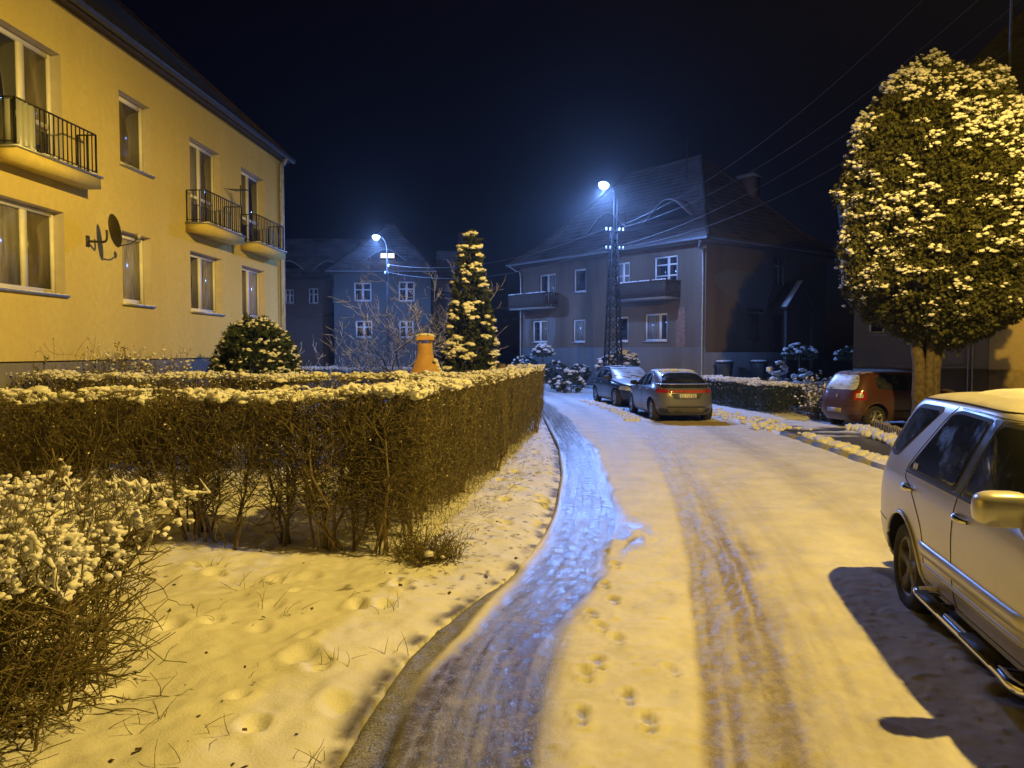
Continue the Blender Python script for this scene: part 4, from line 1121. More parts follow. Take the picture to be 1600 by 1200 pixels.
# near hedge end in the bottom left corner: loose twigs with thick snow pads
def near_bush():
    root = thing('hedge', 'loose twiggy hedge end loaded with snow in the near left corner', 'hedge', (-1.95, 3.85, .06), R(180))
    L, w, h = 4.2, 2.0, 1.20
    n = 330
    S = np.c_[rng.uniform(.35, L, n), rng.uniform(-.7, .7, n) * w * .5, np.full(n, -.1)]
    D = unit(np.c_[rng.normal(-.12, .32, n), rng.normal(0, .3, n), np.ones(n)])
    P = twig_paths(S, D, rng.uniform(.8, 1.25, n), 8, .22, 0)
    MB().tubes(P, rng.uniform(.005, .010, n)[:, None] * np.linspace(1, .4, 8)[None], 5).build('stems', STEM, root, smooth=True)
    n1 = 5200
    k = rng.integers(0, n, n1); i0 = rng.integers(1, 8, n1)
    B = P[k, i0]
    d = unit(rng.normal(size=(n1, 3)) * [1.1, 1.0, .5] + [-.25, 0, .35])
    P1 = twig_paths(B, d, rng.uniform(.15, .50, n1), 6, .28, .12)
    n2 = 9000
    k2 = rng.integers(0, n1, n2); B2 = P1[k2, rng.integers(1, 6, n2)]
    P2 = twig_paths(B2, unit(rng.normal(size=(n2, 3)) + [-.1, 0, .3]), rng.uniform(.06, .24, n2), 4, .3, .05)
    def shape(Q):
        end = .10 * np.sin(Q[..., 2] * 7 + Q[..., 1] * 3) + .05
        Q[..., 0] = np.maximum(Q[..., 0], np.where(Q[..., 2] > .75, .12, -.02) + end - .10 * rng.random(Q.shape[:-1]))
        hz = h + (fbm(Q[..., 0] * 2, Q[..., 1] * 2, 102) - .5) * .25 - .16 * sstep(.9, .1, Q[..., 0])
        Q[..., 2] = np.minimum(Q[..., 2], hz + .10 * rng.random(Q.shape[:-1]) ** 3)
        Q[..., 1] = np.clip(Q[..., 1], -w / 2 - .1, w / 2 + .1); return Q
    P1 = shape(P1); P2 = shape(P2)
    mb = MB(); mb.tubes(P1, np.broadcast_to(np.linspace(.0048, .0024, 6), P1.shape[:2]), 5); mb.tubes(P2, np.broadcast_to(np.linspace(.0027, .0013, 4), P2.shape[:2]), 4)
    # a few whippy shoots that stand clear of the snow
    n6 = 950
    S6 = np.c_[rng.uniform(.1, L, n6), rng.uniform(-.5, .5, n6) * w, rng.uniform(.75, 1.1, n6)]
    P6 = twig_paths(S6, unit(rng.normal(size=(n6, 3)) * [.6, .6, .2] + [-.1, 0, .8]), rng.uniform(.2, .42, n6), 6, .15, .1)
    mb.tubes(P6, np.broadcast_to(np.linspace(.0032, .0013, 6), P6.shape[:2]), 5)
    mb.build('twigs', TWIG, root)
    n7 = 6500
    C = P2[rng.integers(0, n2, n7), 3]; keep = rng.random(n7) < np.interp(C[:, 2], [0, .3, .6, 1.2], [1, .8, .3, .25]); C = C[keep]
    U = rdir(len(C)) * rng.uniform(.015, .035, len(C))[:, None]; W = np.cross(U, rdir(len(C))) * .3
    MB().quads(C, U, W).build('leaves', DRY, root)
    # snow pads: strings of lumps along the upper twigs
    Cs = []; Ss = []
    sel = np.where(P1[:, :, 2].mean(1) > h - .42)[0]
    for i in sel[rng.random(len(sel)) < .95]:
        q = P1[i]; m = rng.integers(3, 7)
        base = rng.uniform(.008, .020)
        for t in np.linspace(.2, 1, m):
            a = q[int(t * 5 * .999)] + (q[min(5, int(t * 5 * .999) + 1)] - q[int(t * 5 * .999)]) * rng.random()
            s = base * rng.uniform(.6, 1.2)
            Cs.append(a + [rng.normal(0, .006), rng.normal(0, .006), s * .5]); Ss.append((s * rng.uniform(1, 1.9), s * rng.uniform(.9, 1.5), s * rng.uniform(.7, 1.0)))
    n8 = 8500
    x = rng.uniform(.05, L, n8); y = rng.uniform(-.5, .5, n8) * w
    z = h + (fbm(x * 2, y * 2, 102) - .5) * .25 - .16 * sstep(.9, .1, x) - rng.uniform(.0, .24, n8); s = rng.uniform(.009, .023, n8)
    keep = fbm(x * 6, y * 6, 104) > .45
    Cs = np.concatenate([np.array(Cs), np.c_[x, y, z][keep]]); Ss = np.concatenate([np.array(Ss), np.c_[s * rng.uniform(.9, 2.0, n8), s * rng.uniform(.8, 1.3, n8), s * .85][keep]])
    mb = MB().blobs(Cs, Ss, 2, jit=.5)
    tw_ = P1[sel[rng.random(len(sel)) < .75]]
    rr = rng.uniform(.006, .015, (len(tw_), 1)) * np.array([[.25, .8, 1.1, .9, 1.0, .4]]) * rng.uniform(.75, 1.25, (len(tw_), 6))
    tw_ = tw_.copy(); tw_[..., 2] += rr * .7
    mb.tubes(tw_, rr, 6, cap=True)
    o = mb.build('snow', SNOWS, root, smooth=True)
    fuse(o, .007)
near_bush()

def foliage(root, centers, normals, tuft_r, per, leaflen, mat, snow_p, snow_s, droop=.3, m=6, snow_fn=None, part='crown', wd=.2, sub=1, sq=(3, 9)):
    """tufts of flat sprays; snow pads lie on the upper side of some of them"""
    n = len(centers)
    off = rdir(n * per) * (rng.random((n * per, 1)) ** .5) * tuft_r
    C = np.repeat(centers, per, 0) + off * [1, 1, .75]
    A = unit(np.repeat(normals, per, 0) * .9 + rng.normal(0, .55, (n * per, 3)) + [0, 0, -droop])
    Bx = unit(np.cross(A, rdir(n * per)))
    cc = []; uu = []; ww = []
    for k in range(m):
        ph = (k / (m - 1) - .5) * 2.0
        d = A * math.cos(ph) + Bx * math.sin(ph)
        ln = leaflen * rng.uniform(.6, 1.15, (n * per, 1)) * (1 - .25 * abs(ph))
        cc.append(C + A * leaflen * .25 * rng.random((n * per, 1))); uu.append(d * ln)
        ww.append(unit(np.cross(d, np.cross(A, Bx)) + .35 * rng.normal(size=d.shape)) * ln * wd)
    MB().quads(np.concatenate(cc), np.concatenate(uu), np.concatenate(ww)).build(part, mat, root)
    up = centers[:, 2]
    p = snow_p if snow_fn is None else snow_fn(centers, normals) * snow_p
    sel = np.where(rng.random(n) < p)[0]
    Cs = []; Ss = []
    for i in sel:
        q = rng.integers(*sq); c0 = centers[i] + normals[i] * tuft_r * .75 + [0, 0, tuft_r * .55]
        tan = unit(np.cross(normals[i], [0, 0, 1.0]) + 1e-6)
        for j in range(q):
            a = rng.uniform(-1, 1); s = snow_s * (.35 + 1.35 * rng.random() ** 2)
            Cs.append(c0 + tan * a * tuft_r * .9 + normals[i] * rng.uniform(-.4, .35) * tuft_r + [0, 0, -abs(a) * tuft_r * .45 + rng.normal(0, .1) * tuft_r])
            Ss.append((s * rng.uniform(1, 1.6), s * rng.uniform(.9, 1.4), s * rng.uniform(.55, .8)))
    if Cs: MB().blobs(np.array(Cs), np.array(Ss), sub, jit=.4).build('snow', SNOWS, root, smooth=True)

def shell_points(n, prof, lump=.12, seed=0, scale=1.2, zs=None):
    """points on a lumpy surface of revolution; prof = [(z, r)...]"""
    z, r = np.array(prof).T
    zz = np.linspace(z[0], z[-1], 400); rr = np.interp(zz, z, r)
    w = np.cumsum(rr + .15 * rr.max()); w /= w[-1]
    t = np.interp(rng.random(n), w, zz); a = rng.random(n) * 2 * np.pi
    rad = np.interp(t, z, r) * (1 + lump * 2 * (fbm(a * 3 * scale, t * scale * 1.2, seed) - .5))
    slope = np.interp(t + .05, z, r) - np.interp(t - .05, z, r)
    nrm = unit(np.c_[np.cos(a), np.sin(a), -slope / .1])
    return np.c_[rad * np.cos(a), rad * np.sin(a), t], nrm, rad

# big thuja on the right, bare trunks below the crown
def big_thuja():
    root = thing('thuja_tree', 'big thuja with snow clumps and a rounded top beside the red car', 'tree', (9.5, 17.6, 0), 0)
    prof = [(1.95, .25), (2.25, .9), (2.75, 1.5), (3.5, 1.84), (4.5, 1.95), (5.5, 1.92), (6.4, 1.78), (7.1, 1.52), (7.75, 1.12), (8.2, .7), (8.45, .25)]
    C, Nn, rad = shell_points(3300, prof, .24, 5, 1.0)
    inner, Ni, _ = shell_points(900, [(z, r * .72) for z, r in prof], .2, 8)
    # the crown leans a touch to the right and has a notch at the top
    def warp(Q):
        Q[:, 0] += .26 - .045 * (Q[:, 2] - 4); Q[:, 2] += .22 * sstep(4, 2, Q[:, 2])
        n = np.exp(-((Q[:, 0] - .45) / .22) ** 2) * sstep(7.3, 8.4, Q[:, 2]); Q[:, 2] -= n * .5
        Q[:, 2] += .35 * np.exp(-((Q[:, 0] - 1.0) / .3) ** 2) * sstep(6.8, 7.8, Q[:, 2]); return Q
    C = warp(C); inner = warp(inner)
    def sf(c, n):
        cl = fbm(np.arctan2(c[:, 1], c[:, 0]) * 4.2, c[:, 2] * 1.9, 121, 3)
        return sstep(.33, .52, cl) * np.interp(c[:, 2], [2.5, 3.4, 5, 7, 8.6], [.04, .35, .7, 1.0, .9])
    foliage(root, C, Nn, .18, 24, .085, GREEN, .8, .034, droop=.35, snow_fn=sf, wd=.14, m=8, sq=(6, 15))
    foliage(root, inner, Ni, .32, 22, .13, GREEN, 0, .1, part='inner_crown', wd=.14)
    # trunks
    for k, (dx, dy, r_, lean) in enumerate(((-.16, 0, .17, -.10), (.17, .05, .19, .12), (.02, .18, .15, .02), (.0, -.12, .12, .03))):
        pts = [(dx * .8, dy, -.2), (dx * .85, dy, .5), (dx, dy, 1.4), (dx + lean, dy, 2.4), (dx + lean * 3, dy * 1.5, 4.0), (dx + lean * 4, dy * 1.5, 6.0)]
        P = curve_pts(pts, 20); P[:, :2] += rng.normal(0, .012, (20, 2))
        MB().tubes(P, np.linspace(r_ * 1.15, r_ * .4, 20), 12).build('trunk', BARK, root, smooth=True)
    # a few snow loaded branch tips poking out on the dark left edge
    n = 60; z = rng.uniform(2.9, 6.8, n)
    Cc = np.c_[.28 - np.interp(z, *np.array(prof).T) - rng.uniform(-.1, .06, n) + .04 * (z - 4), rng.normal(0, .7, n), z]
    s = rng.uniform(.02, .045, n)
    MB().blobs(Cc, np.c_[s * 1.2, s * 1.2, s * .8], 1, jit=.4).build('snow', SNOWS, root, smooth=True)
big_thuja()

def cone_tree():
    root = thing('conifer_tree', 'slim conical conifer hung with snow pads behind the lane hedge', 'tree', (-.96, 17.6, 0), 0)
    root.scale = (1.12, 1.12, 1.07)
    prof = [(.15, .46), (1.2, .52), (1.8, .47), (2.5, .39), (3.1, .28), (3.7, .18), (4.15, .11), (4.32, .02)]
    C, Nn, _ = shell_points(520, prof, .22, 31, 1.6)
    C[:, 0] += .02 * np.sin(C[:, 2] * 3)
    inner, Ni, _ = shell_points(160, [(z, r * .55) for z, r in prof], .1, 8)
    top = np.array([[-.02, 0, 4.32], [.03, .02, 4.36], [.0, -.05, 4.28]])
    foliage(root, np.concatenate([C, top]), np.concatenate([Nn, np.array([[.4, -.3, 1], [-.4, -.5, .6], [0, -.8, .3.__float__()]])]), .10, 12, .10, GREENC, .85, .034, droop=.4, wd=.15, sq=(5, 13),
            snow_fn=lambda c, n: sstep(.34, .52, fbm(np.arctan2(c[:, 1], c[:, 0]) * 3, c[:, 2] * 3.2, 141, 3)), sub=2)
    foliage(root, inner, Ni, .16, 8, .14, GREENC, 0, .1, part='inner_crown')
    MB().tubes(curve_pts([(0, 0, -.1), (.02, 0, 1.5), (0, 0, 3), (0, 0, 4.25)], 12), np.linspace(.08, .015, 12), 8).build('trunk', BARK, root, smooth=True)
cone_tree()

def spruce_bush():
    root = thing('spruce_bush', 'round dark spruce bush dusted with snow at the corner of the yellow building', 'bush', (-5.65, 17.0, 0), 0)
    prof = [(.05, .6), (.7, .80), (1.4, .84), (1.9, .78), (2.25, .62), (2.48, .40), (2.6, .06)]
    C, Nn, _ = shell_points(620, prof, .16, 51, 1.5)
    inner, Ni, _ = shell_points(220, [(z, r * .65) for z, r in prof], .1, 8)
    foliage(root, C, unit(Nn + [0, 0, .55]), .12, 12, .13, GREEN2, .62, .027, droop=-.15, m=7, wd=.10)
    foliage(root, inner, Ni, .22, 9, .18, GREEN2, 0, .1, part='inner_crown')
    MB().tubes(curve_pts([(0, 0, -.1), (0, 0, 1), (0, 0, 2.5)], 8), np.linspace(.07, .015, 8), 8).build('trunk', BARK, root)
spruce_bush()

def branch_tree(name, label, cat, loc, height, stems, spread, snow_s, levels=3, r0=.045, seed=3, kids=5, tipsnow=.7, bark=None):
    g = np.random.default_rng(seed)
    root = thing(name, label, cat, loc, 0)
    segs = []; tips = []
    def grow(p, d, L, r, lev):
        K = 6; pts = [p]
        for i in range(K):
            d = unit(d + g.normal(0, .16, 3) + np.array([0, 0, .05])); pts.append(pts[-1] + d * L / K)
        pts = np.array(pts); segs.append((pts, np.linspace(r, r * .55, K + 1), lev))
        if lev >= levels: tips.append(pts[-1]); return
        for _ in range(kids + g.integers(-1, 2)):
            i = g.integers(2, K + 1); a = unit(g.normal(size=3) * [1, 1, .6]); dd = unit(d * .75 + a * .75 + np.array([0, 0, .12]))
            grow(pts[i], dd, L * g.uniform(.45, .7), r * .5, lev + 1)
    for k in range(stems):
        a = k / stems * 6.283 + g.uniform(-.3, .3)
        grow(np.array([.08 * math.cos(a), .08 * math.sin(a), -.05]), unit(np.array([spread * math.cos(a), spread * math.sin(a), 1.0])), height * g.uniform(.45, .6), r0 * g.uniform(.7, 1), 0)
    mb = MB(); sb = MB()
    for lev in range(levels + 1):
        ps = [s for s in segs if s[2] == lev]
        if not ps: continue
        mb.tubes(np.array([s[0] for s in ps]), np.array([np.maximum(s[1], .0034) for s in ps]), 7 if lev == 0 else 4)
        sel = [s for s in ps if g.random() < tipsnow]
        if sel:
            Q = np.array([s[0] for s in sel]); rr = np.array([np.maximum(s[1], .0034) for s in sel])
            wv = rr * g.uniform(.45, 1.0, rr.shape) + snow_s * .35 * g.random(rr.shape)
            Q = Q.copy(); Q[..., 2] += rr * .75 + wv * .35
            sb.tubes(Q, wv, 5)
    mb.build('branches', bark or BARK, root, smooth=True)
    sb.build('snow', SNOWS, root, smooth=True)
    return root
DARKBARK = simple('dark_bark', (.085, .07, .055), .9, var=.4)
branch_tree('fruit_tree', 'wide bare fruit tree with snow on its branches behind the orange fireplace', 'tree', (-3.45, 24.5, 0), 4.9, 6, .62, .007, 4, .034, 12, 4, .55, DARKBARK)
branch_tree('bare_shrub', 'bare snowy shrub just right of the yellow building corner', 'shrub', (-8.3, 27, 0), 2.9, 8, .9, .013, 3, .02, 5, 4, .6)
branch_tree('bare_shrub', 'low bare shrub between the building corner and the fruit tree', 'shrub', (-6.3, 29, 0), 2.3, 8, 1.1, .014, 3, .02, 15, 4, .6)
branch_tree('bare_shrub', 'thin bare shrub between the fruit tree and the conical conifer', 'shrub', (-1.75, 26, 0), 3.4, 4, .45, .013, 2, .022, 25, 5, .5)

def twig_shrub(name, label, loc, r_, h, dens=1, snow=1, seedpods=False):
    root = thing(name, label, 'shrub', loc, 0, 'frosted shrubs below the yellow building' if name == 'frosted_shrub' else None)
    n = int(130 * dens)
    a = rng.random(n) * 6.283; q = rng.random(n) ** .5 * r_ * .5
    S = np.c_[q * np.cos(a), q * np.sin(a), np.full(n, -.05)]
    D = unit(np.c_[np.cos(a) * .5 * rng.random(n), np.sin(a) * .5 * rng.random(n), np.ones(n)])
    P = twig_paths(S, D, h * rng.uniform(.7, 1.05, n), 7, .25, 0)
    mb = MB().tubes(P, np.broadcast_to(np.linspace(.008, .003, 7), P.shape[:2]), 4)
    n1 = int(1500 * dens)
    B = P[rng.integers(0, n, n1), rng.integers(2, 7, n1)]
    P1 = twig_paths(B, unit(rng.normal(size=(n1, 3)) + [0, 0, .5]), rng.uniform(.12, .4, n1) * r_, 4, .35, .05)
    mb.tubes(P1, np.broadcast_to(np.linspace(.004, .002, 4), P1.shape[:2]), 3); mb.build('twigs', TWIG, root)
    n2 = int(900 * dens)
    C = P1[rng.integers(0, n1, n2), 3]; U = rdir(n2) * rng.uniform(.02, .045, n2)[:, None]
    MB().quads(C, U, np.cross(U, rdir(n2)) * .3).build('leaves', DRY, root)
    n3 = int(650 * dens * snow); C = P1[rng.integers(0, n1, n3), rng.integers(1, 4, n3)]; C = C[C[:, 2] > h * .35]; s = rng.uniform(.012, .035, len(C))
    MB().blobs(C, np.c_[s * 1.3, s * 1.3, s * .8], 1, jit=.4).build('snow', SNOWS, root, smooth=True)
    return root
for (x, y, r_, h, lab) in ((-9.2, 13.2, 1.2, 1.80, 'leftmost frosted twiggy shrub below the wide ground floor window'), (-7.7, 13.9, 1.1, 1.86, 'frosted twiggy shrub just below the satellite dish'),
                           (-8.0, 15.2, 1.0, 1.72, 'frosted twiggy shrub left of the narrow ground floor window'), (-7.3, 16.1, .9, 1.85, 'rounded frosted shrub under the narrow ground floor window'), (-6.6, 18.4, .9, 1.55, 'low frosted shrub left of the spruce bush')):
    twig_shrub('frosted_shrub', lab, (x, y, 0), r_, h)
for (x, y, lab) in ((-7.95, 13.2, 'tall dry flower stalks near the left edge of the yellow wall foot'), (-7.5, 14.6, 'tall dry flower stalks below the satellite dish')):
    st = thing('flower_stalks', lab, 'plant', (x, y, 0), 0, 'dry flower stalks by the yellow wall')
    n = 7; S = np.c_[rng.normal(0, .18, n), rng.normal(0, .18, n), np.zeros(n)]; P = twig_paths(S, unit(np.c_[rng.normal(0, .12, n), rng.normal(0, .12, n), np.ones(n)]), rng.uniform(1.75, 2.1, n), 6, .1, 0)
    MB().tubes(P, np.broadcast_to(np.linspace(.006, .004, 6), (n, 6)), 4).build('stems', TWIG, st)
    C = np.repeat(P[:, -1], 14, 0) + rng.normal(0, .035, (n * 14, 3)); U = rdir(n * 14) * .05
    MB().quads(C, U, np.cross(U, rdir(n * 14)) * .4).build('seed_heads', DRY, st)

# clipped hedge in front of the grey house and the plants around it
hedge('hedge', 'low clipped evergreen hedge with a snow top beside the grey hatchback', (7.25, 28.6), (8.15, 22.5), 1.1, .98, .55, .0, stems_big=False, snow=1.5, twig_r=.0045, leaf=3.0, inner_leaf=1.0, lmat=EVG)
hedge('hedge', 'short low hedge with a snow top left of the red car', (8.6, 24.4), (12.3, 25.6), .8, .9, .45, .0, stems_big=False, snow=1.4, twig_r=.0045, leaf=2.5, inner_leaf=1.0, lmat=EVG)
hedge('hedge', 'distant low dark hedge with blue lit snow on top behind the fireplace', (-10.8, 33), (-.9, 33), 1.0, 1.22, .3, .0, stems_big=False, snow=2.2, twig_r=.006, leaf=2.0, inner_leaf=1.0, lmat=EVG)

def round_bush(name, label, loc, prof, cat='bush', stem=None, snow_p=.7, snow_s=.07, n=170, per=12, ll=.075, mat=GREEN2, tr=.10, topw=True):
    root = thing(name, label, cat, loc, 0)
    C, Nn, _ = shell_points(n, prof, .15, int(abs(loc[0]) * 17 + loc[1]), 1.5)
    zt = max(p[0] for p in prof); zb = min(p[0] for p in prof)
    foliage(root, C, Nn, tr, per, ll, mat, snow_p, snow_s, droop=.1, snow_fn=(lambda c, n_: sstep(-.1, .5, n_[:, 2]) + .15) if topw else None)
    if name == 'clipped_bush': root.scale = (.8, .8, .8)
    if stem: MB().tubes(curve_pts([(0, 0, -.1), (.01, 0, stem * .5), (0, 0, stem)], 8), np.full(8, .035), 6).build('stem', BARK, root)
    return root
def ball(z, r_, fl=1.0):
    r_ *= .8
    return [(z - r_ * fl, .02), (z - r_ * .8 * fl, r_ * .6), (z, r_), (z + r_ * .6 * fl, r_ * .78), (z + r_ * fl, .03)]
def cap(z, r_, h): return [(z, r_ * .5), (z + h * .2, r_), (z + h * .6, r_ * .75), (z + h, .05)]
round_bush('standard_tree', 'small umbrella shaped tree with a snow cap left of the parked cars', (1.62, 40.5, 0), cap(1.75, .52, .5), 'tree', 1.9, .45, .06, 110)
round_bush('round_bush', 'dim round bush at the left end of the grey house wall', (.75, 44.5, 0), ball(.9, 1.0, .95), n=190, snow_p=.15, snow_s=.05)
round_bush('clipped_bush', 'wide clipped bush between the umbrella tree and the house wall', (2.4, 43.2, 0), ball(.95, 1.15, .85), n=220, snow_p=.2, snow_s=.05)
round_bush('clipped_bush', 'snowy bush right of the umbrella tree near the house wall', (3.45, 39.5, 0), ball(1.05, .85, .8), n=200, snow_p=.3, snow_s=.045)
round_bush('topiary_shrub', 'low cloud pruned shrub with snow pads by the road bend', (2.75, 35.8, 0), [(.1, .3), (.35, .62), (.55, .5), (.7, .3), (.9, .32), (1.05, .1)], 'shrub', .5, .4, .06, 110)
round_bush('topiary_shrub', 'small low shrub just left of the cloud pruned shrub', (2.2, 36.6, 0), ball(.4, .42, .8), 'shrub', None, .4, .055, 70)
round_bush('round_bush', 'dark round bush with snow hugging the foot of the lattice mast', (5.0, 35.0, 0), ball(1.35, .95, .85), n=240, snow_p=.3, snow_s=.06)
round_bush('round_bush', 'small snowy bush at the lattice mast left leg', (4.25, 34.3, 0), ball(1.2, .5, 1.3), n=80, snow_p=.7)
round_bush('standard_tree', 'umbrella shaped small tree before the porch of the grey house', (12.6, 33.7, 0), cap(1.65, .75, .6), 'tree', 1.8, .4, .06, 150)
round_bush('standard_tree', 'dim umbrella shaped tree beside the grey wall left of the red car', (15.2, 34.2, 0), cap(1.6, .75, .6), 'tree', 1.8, .2, .06, 130)
round_bush('snowy_shrub', 'tall snowy shrub tip above the low hedge', (8.85, 25.6, 0), [(.2, .15), (.8, .28), (1.15, .22), (1.55, .05)], 'shrub', .5, .8, .07, 60)
round_bush('snowy_shrub', 'smaller snowy shrub tip right of the tall one above the low hedge', (9.75, 25.8, 0), [(.2, .12), (.7, .22), (1.05, .18), (1.35, .05)], 'shrub', .5, .8, .07, 50)
twig_shrub('twiggy_shrub', 'twiggy snow covered shrub touching the back of the red car', (8.95, 21.9, 0), .8, 1.15, .8, 1.8)
twig_shrub('ground_cover', 'low leafy plants at the hedge corner beside the gutter', (-.80, 7.15, 0), .55, .24, .5, .02)

# ================================================================== GARDEN AND STREET OBJECTS
ORANGE = simple('terracotta_paint', (.48, .28, .10), .75, var=.15, scale=5, bmp=.2)
fpz = thing('garden_fireplace', 'orange flared garden fireplace with a snow capped chimney', 'fireplace', (-1.74, 15.4, .1), R(8))
fpz.scale = (.9, .9, .93)
# front outline with arch, built as a thick slab body that flares in depth too
zs = np.linspace(.0, 2.2, 23)
hw = np.interp(zs, [0, 1.5, 1.62, 1.75, 1.95, 2.2], [.36, .35, .30, .235, .17, .155])
hd = np.interp(zs, [0, 1.45, 1.9, 2.2], [.28, .26, .15, .12])
V = np.array([[(-w, -d, z), (w, -d, z), (w, d, z), (-w, d, z)] for w, d, z in zip(hw, hd, zs)]).reshape(-1, 3)
F = [(4 * i + j, 4 * i + (j + 1) % 4, 4 * i + 4 + (j + 1) % 4, 4 * i + 4 + j) for i in range(22) for j in range(4)]
MB().add(V, F).build('body', ORANGE, fpz)
mb = MB()
t = np.linspace(0, math.pi, 13); ar = np.c_[.2 * np.cos(t), np.full(13, -.275), 1.50 + .10 * np.sin(t)]
mb.add(np.concatenate([ar, ar + [0, .05, 0]]), [tuple(range(13))]); mb.build('fire_opening', BLACKM, fpz)
for sx_ in (-.12, .12): MB().box((sx_ - .03, -.11, 2.2), (sx_ + .03, .11, 2.32)).build('chimney_leg', ORANGE, fpz)
t = np.linspace(0, math.pi, 13)
V = []; 
for yy in (-.17, .17):
    V += [(.2 * math.cos(a), yy, 2.30 + .08 * math.sin(a)) for a in t] + [(.2 * math.cos(a) * .99, yy, 2.27) for a in t]
F = [(i, i + 1, 26 + i + 1, 26 + i) for i in range(12)] + [(i, 13 + i, 14 + i, i + 1) for i in range(12)] + [(26 + i, 27 + i, 40 + i, 39 + i) for i in range(12)]
MB().add(np.array(V), F).build('chimney_hood', ORANGE, fpz)
n = 60; C = np.c_[rng.uniform(-.17, .17, n), rng.uniform(-.14, .14, n), np.zeros(n)]; C[:, 2] = 2.31 + .08 * np.sqrt(np.maximum(0, 1 - (C[:, 0] / .2) ** 2))
C2 = np.c_[np.interp(np.linspace(1.42, 1.85, 30), zs, hw) + .01, rng.uniform(-.2, .15, 30), np.linspace(1.42, 1.85, 30)]
MB().blobs(np.concatenate([C, C2]), np.c_[np.full(90, .06), np.full(90, .06), np.full(90, .03)], 2, jit=.2).build('snow', SNOWS, fpz, smooth=True)
for (x, y, z, lab) in ((-.83, 14.9, 1.62, 'weathered wooden post left foot of the conical conifer'), (-.2, 16.4, 1.72, 'weathered wooden post right behind the conical conifer')):
    p = MB().box((-.06, -.06, -.1), (.06, .06, z)).build('wooden_post', simple('post_wood', (.14, .10, .06), .85, var=.35, scale=18, bmp=.4), None)
    p.location = (x, y, 0); bv = p.modifiers.new('b', 'BEVEL'); bv.width = .01; tag(p, lab, 'post', 'weathered posts round the conical conifer')

# low picket edging by the thuja
fe = thing('picket_fence', 'low leaning picket edging between the driveway and the thuja', 'fence', (8.72, 18.35, 0), 0)
FW = simple('fence_wood', (.27, .21, .10), .8, var=.3, scale=18, bmp=.3)
v = np.array([-.45, -2.3]); LF_ = np.linalg.norm(v); dv = v / LF_
for i in range(17):
    p = dv * (i * .145)
    Mx = Matrix.Translation((p[0], p[1], 0)) @ Matrix.Rotation(math.atan2(dv[1], dv[0]), 4, 'Z') @ Matrix.Rotation(R(-9 + rng.normal(0, 2)), 4, 'Y')
    MB().box((-.026, -.012, -.06), (.026, .012, .36 + rng.normal(0, .008)), 0, Mx).build('picket', FW, fe)
MB().bar((0, .02, .12), (dv[0] * 2.35, dv[1] * 2.35 + .02, .12), .02, .03).build('rail', FW, fe)

# wheelie bins by the grey house
BINM = simple('bin_plastic', (.02, .025, .022), .55, var=.2)
def bin_(label, loc, rz):
    b = thing('wheelie_bin', label, 'bin', loc, rz, 'bins by the grey house')
    V = np.array([(-.22, -.25, .05), (.22, -.25, .05), (.22, .22, .05), (-.22, .22, .05), (-.28, -.33, .98), (.28, -.33, .98), (.28, .33, .98), (-.28, .33, .98)])
    o = MB().add(V, [(0, 3, 2, 1), (4, 5, 6, 7), (0, 1, 5, 4), (1, 2, 6, 5), (2, 3, 7, 6), (3, 0, 4, 7)]).build('body', BINM, b)
    o.modifiers.new('b', 'BEVEL').width = .02
    MB().box((-.3, -.36, .985), (.3, .36, 1.05)).bar((-.25, .36, 1.0), (.25, .36, 1.0), .04).build('lid', BINM, b)
    for s in (-.2, .2):
        MB().lathe([(.001, -.03), (.1, -.03), (.1, .03), (.001, .03)], 14, M=Matrix.Translation((s, .25, .1)) @ Matrix.Rotation(R(90), 4, 'Y')).build('wheel', RUBBER, b)
    n = 26; C = np.c_[rng.uniform(-.24, .24, n), rng.uniform(-.28, .28, n), np.full(n, 1.07)]
    MB().blobs(C, np.c_[np.full(n, .11), np.full(n, .11), np.full(n, .05)], 1).build('snow', SNOWS, b, smooth=True)
    return b
b1 = bin_('dark wheelie bin with snow on its lid near the grey house corner', (9.75, 35.2, .45), R(60))
copy_thing(b1, (11.55, 35.9, .45), R(50), 'dark wheelie bin with snow on its lid nearer the porch')

# lattice lamp mast
def lamp_head(par, M, lens, s=1.0):
    h = MB().lathe([(.001, .10), (.10, .10), (.16, .05), (.19, 0), (.17, -.005), (.001, -.005)], 20, M=M).build('lamp_head', ZINC, par, smooth=True)
    MB().lathe([(.001, -.13 * s), (.06 * s, -.12 * s), (.11 * s, -.085 * s), (.14 * s, -.03 * s), (.15 * s, -.007)], 20, M=M).build('lamp_lens', lens, h, smooth=True)
    return h
LED = emit('led_lens', (.42, .68, 1.0), 9)
SOD = emit('sodium_lens', (1.0, .62, .17), 25)
MX, MY = 4.42, 33.6
lm = thing('lattice_lamp_mast', 'tall lattice mast with a glaring blue white street lamp and insulators', 'lamp mast', (MX, MY, 0), R(12))
TOP = 7.3
mb = MB()
def leg(i, z):
    w = np.interp(z, [0, TOP], [.36, .11]); sx_, sy = ((-1, -1), (1, -1), (1, 1), (-1, 1))[i]; return np.array((sx_ * w, sy * w, z))
for i in range(4): mb.bar(leg(i, -.2), leg(i, TOP), .05)
zz = [0]
while zz[-1] < TOP - .3: zz.append(zz[-1] + np.interp(zz[-1], [0, TOP], [.62, .32]))
for k in range(len(zz) - 1):
    for i in range(4):
        j = (i + 1) % 4
        mb.bar(leg(i, zz[k]), leg(j, zz[k + 1]), .026); mb.bar(leg(j, zz[k]), leg(i, zz[k + 1]), .026)
mb.build('lattice', simple('mast_steel', (.022, .023, .025), .85, var=.3, spec=.15), lm)
INS = simple('porcelain', (.75, .76, .78), .2, var=.05)
for z in (6.35, 7.15): MB().bar((-.42, -.12, z), (.42, -.12, z), .05).build('cross_arm', MATS['mast_steel'], lm)
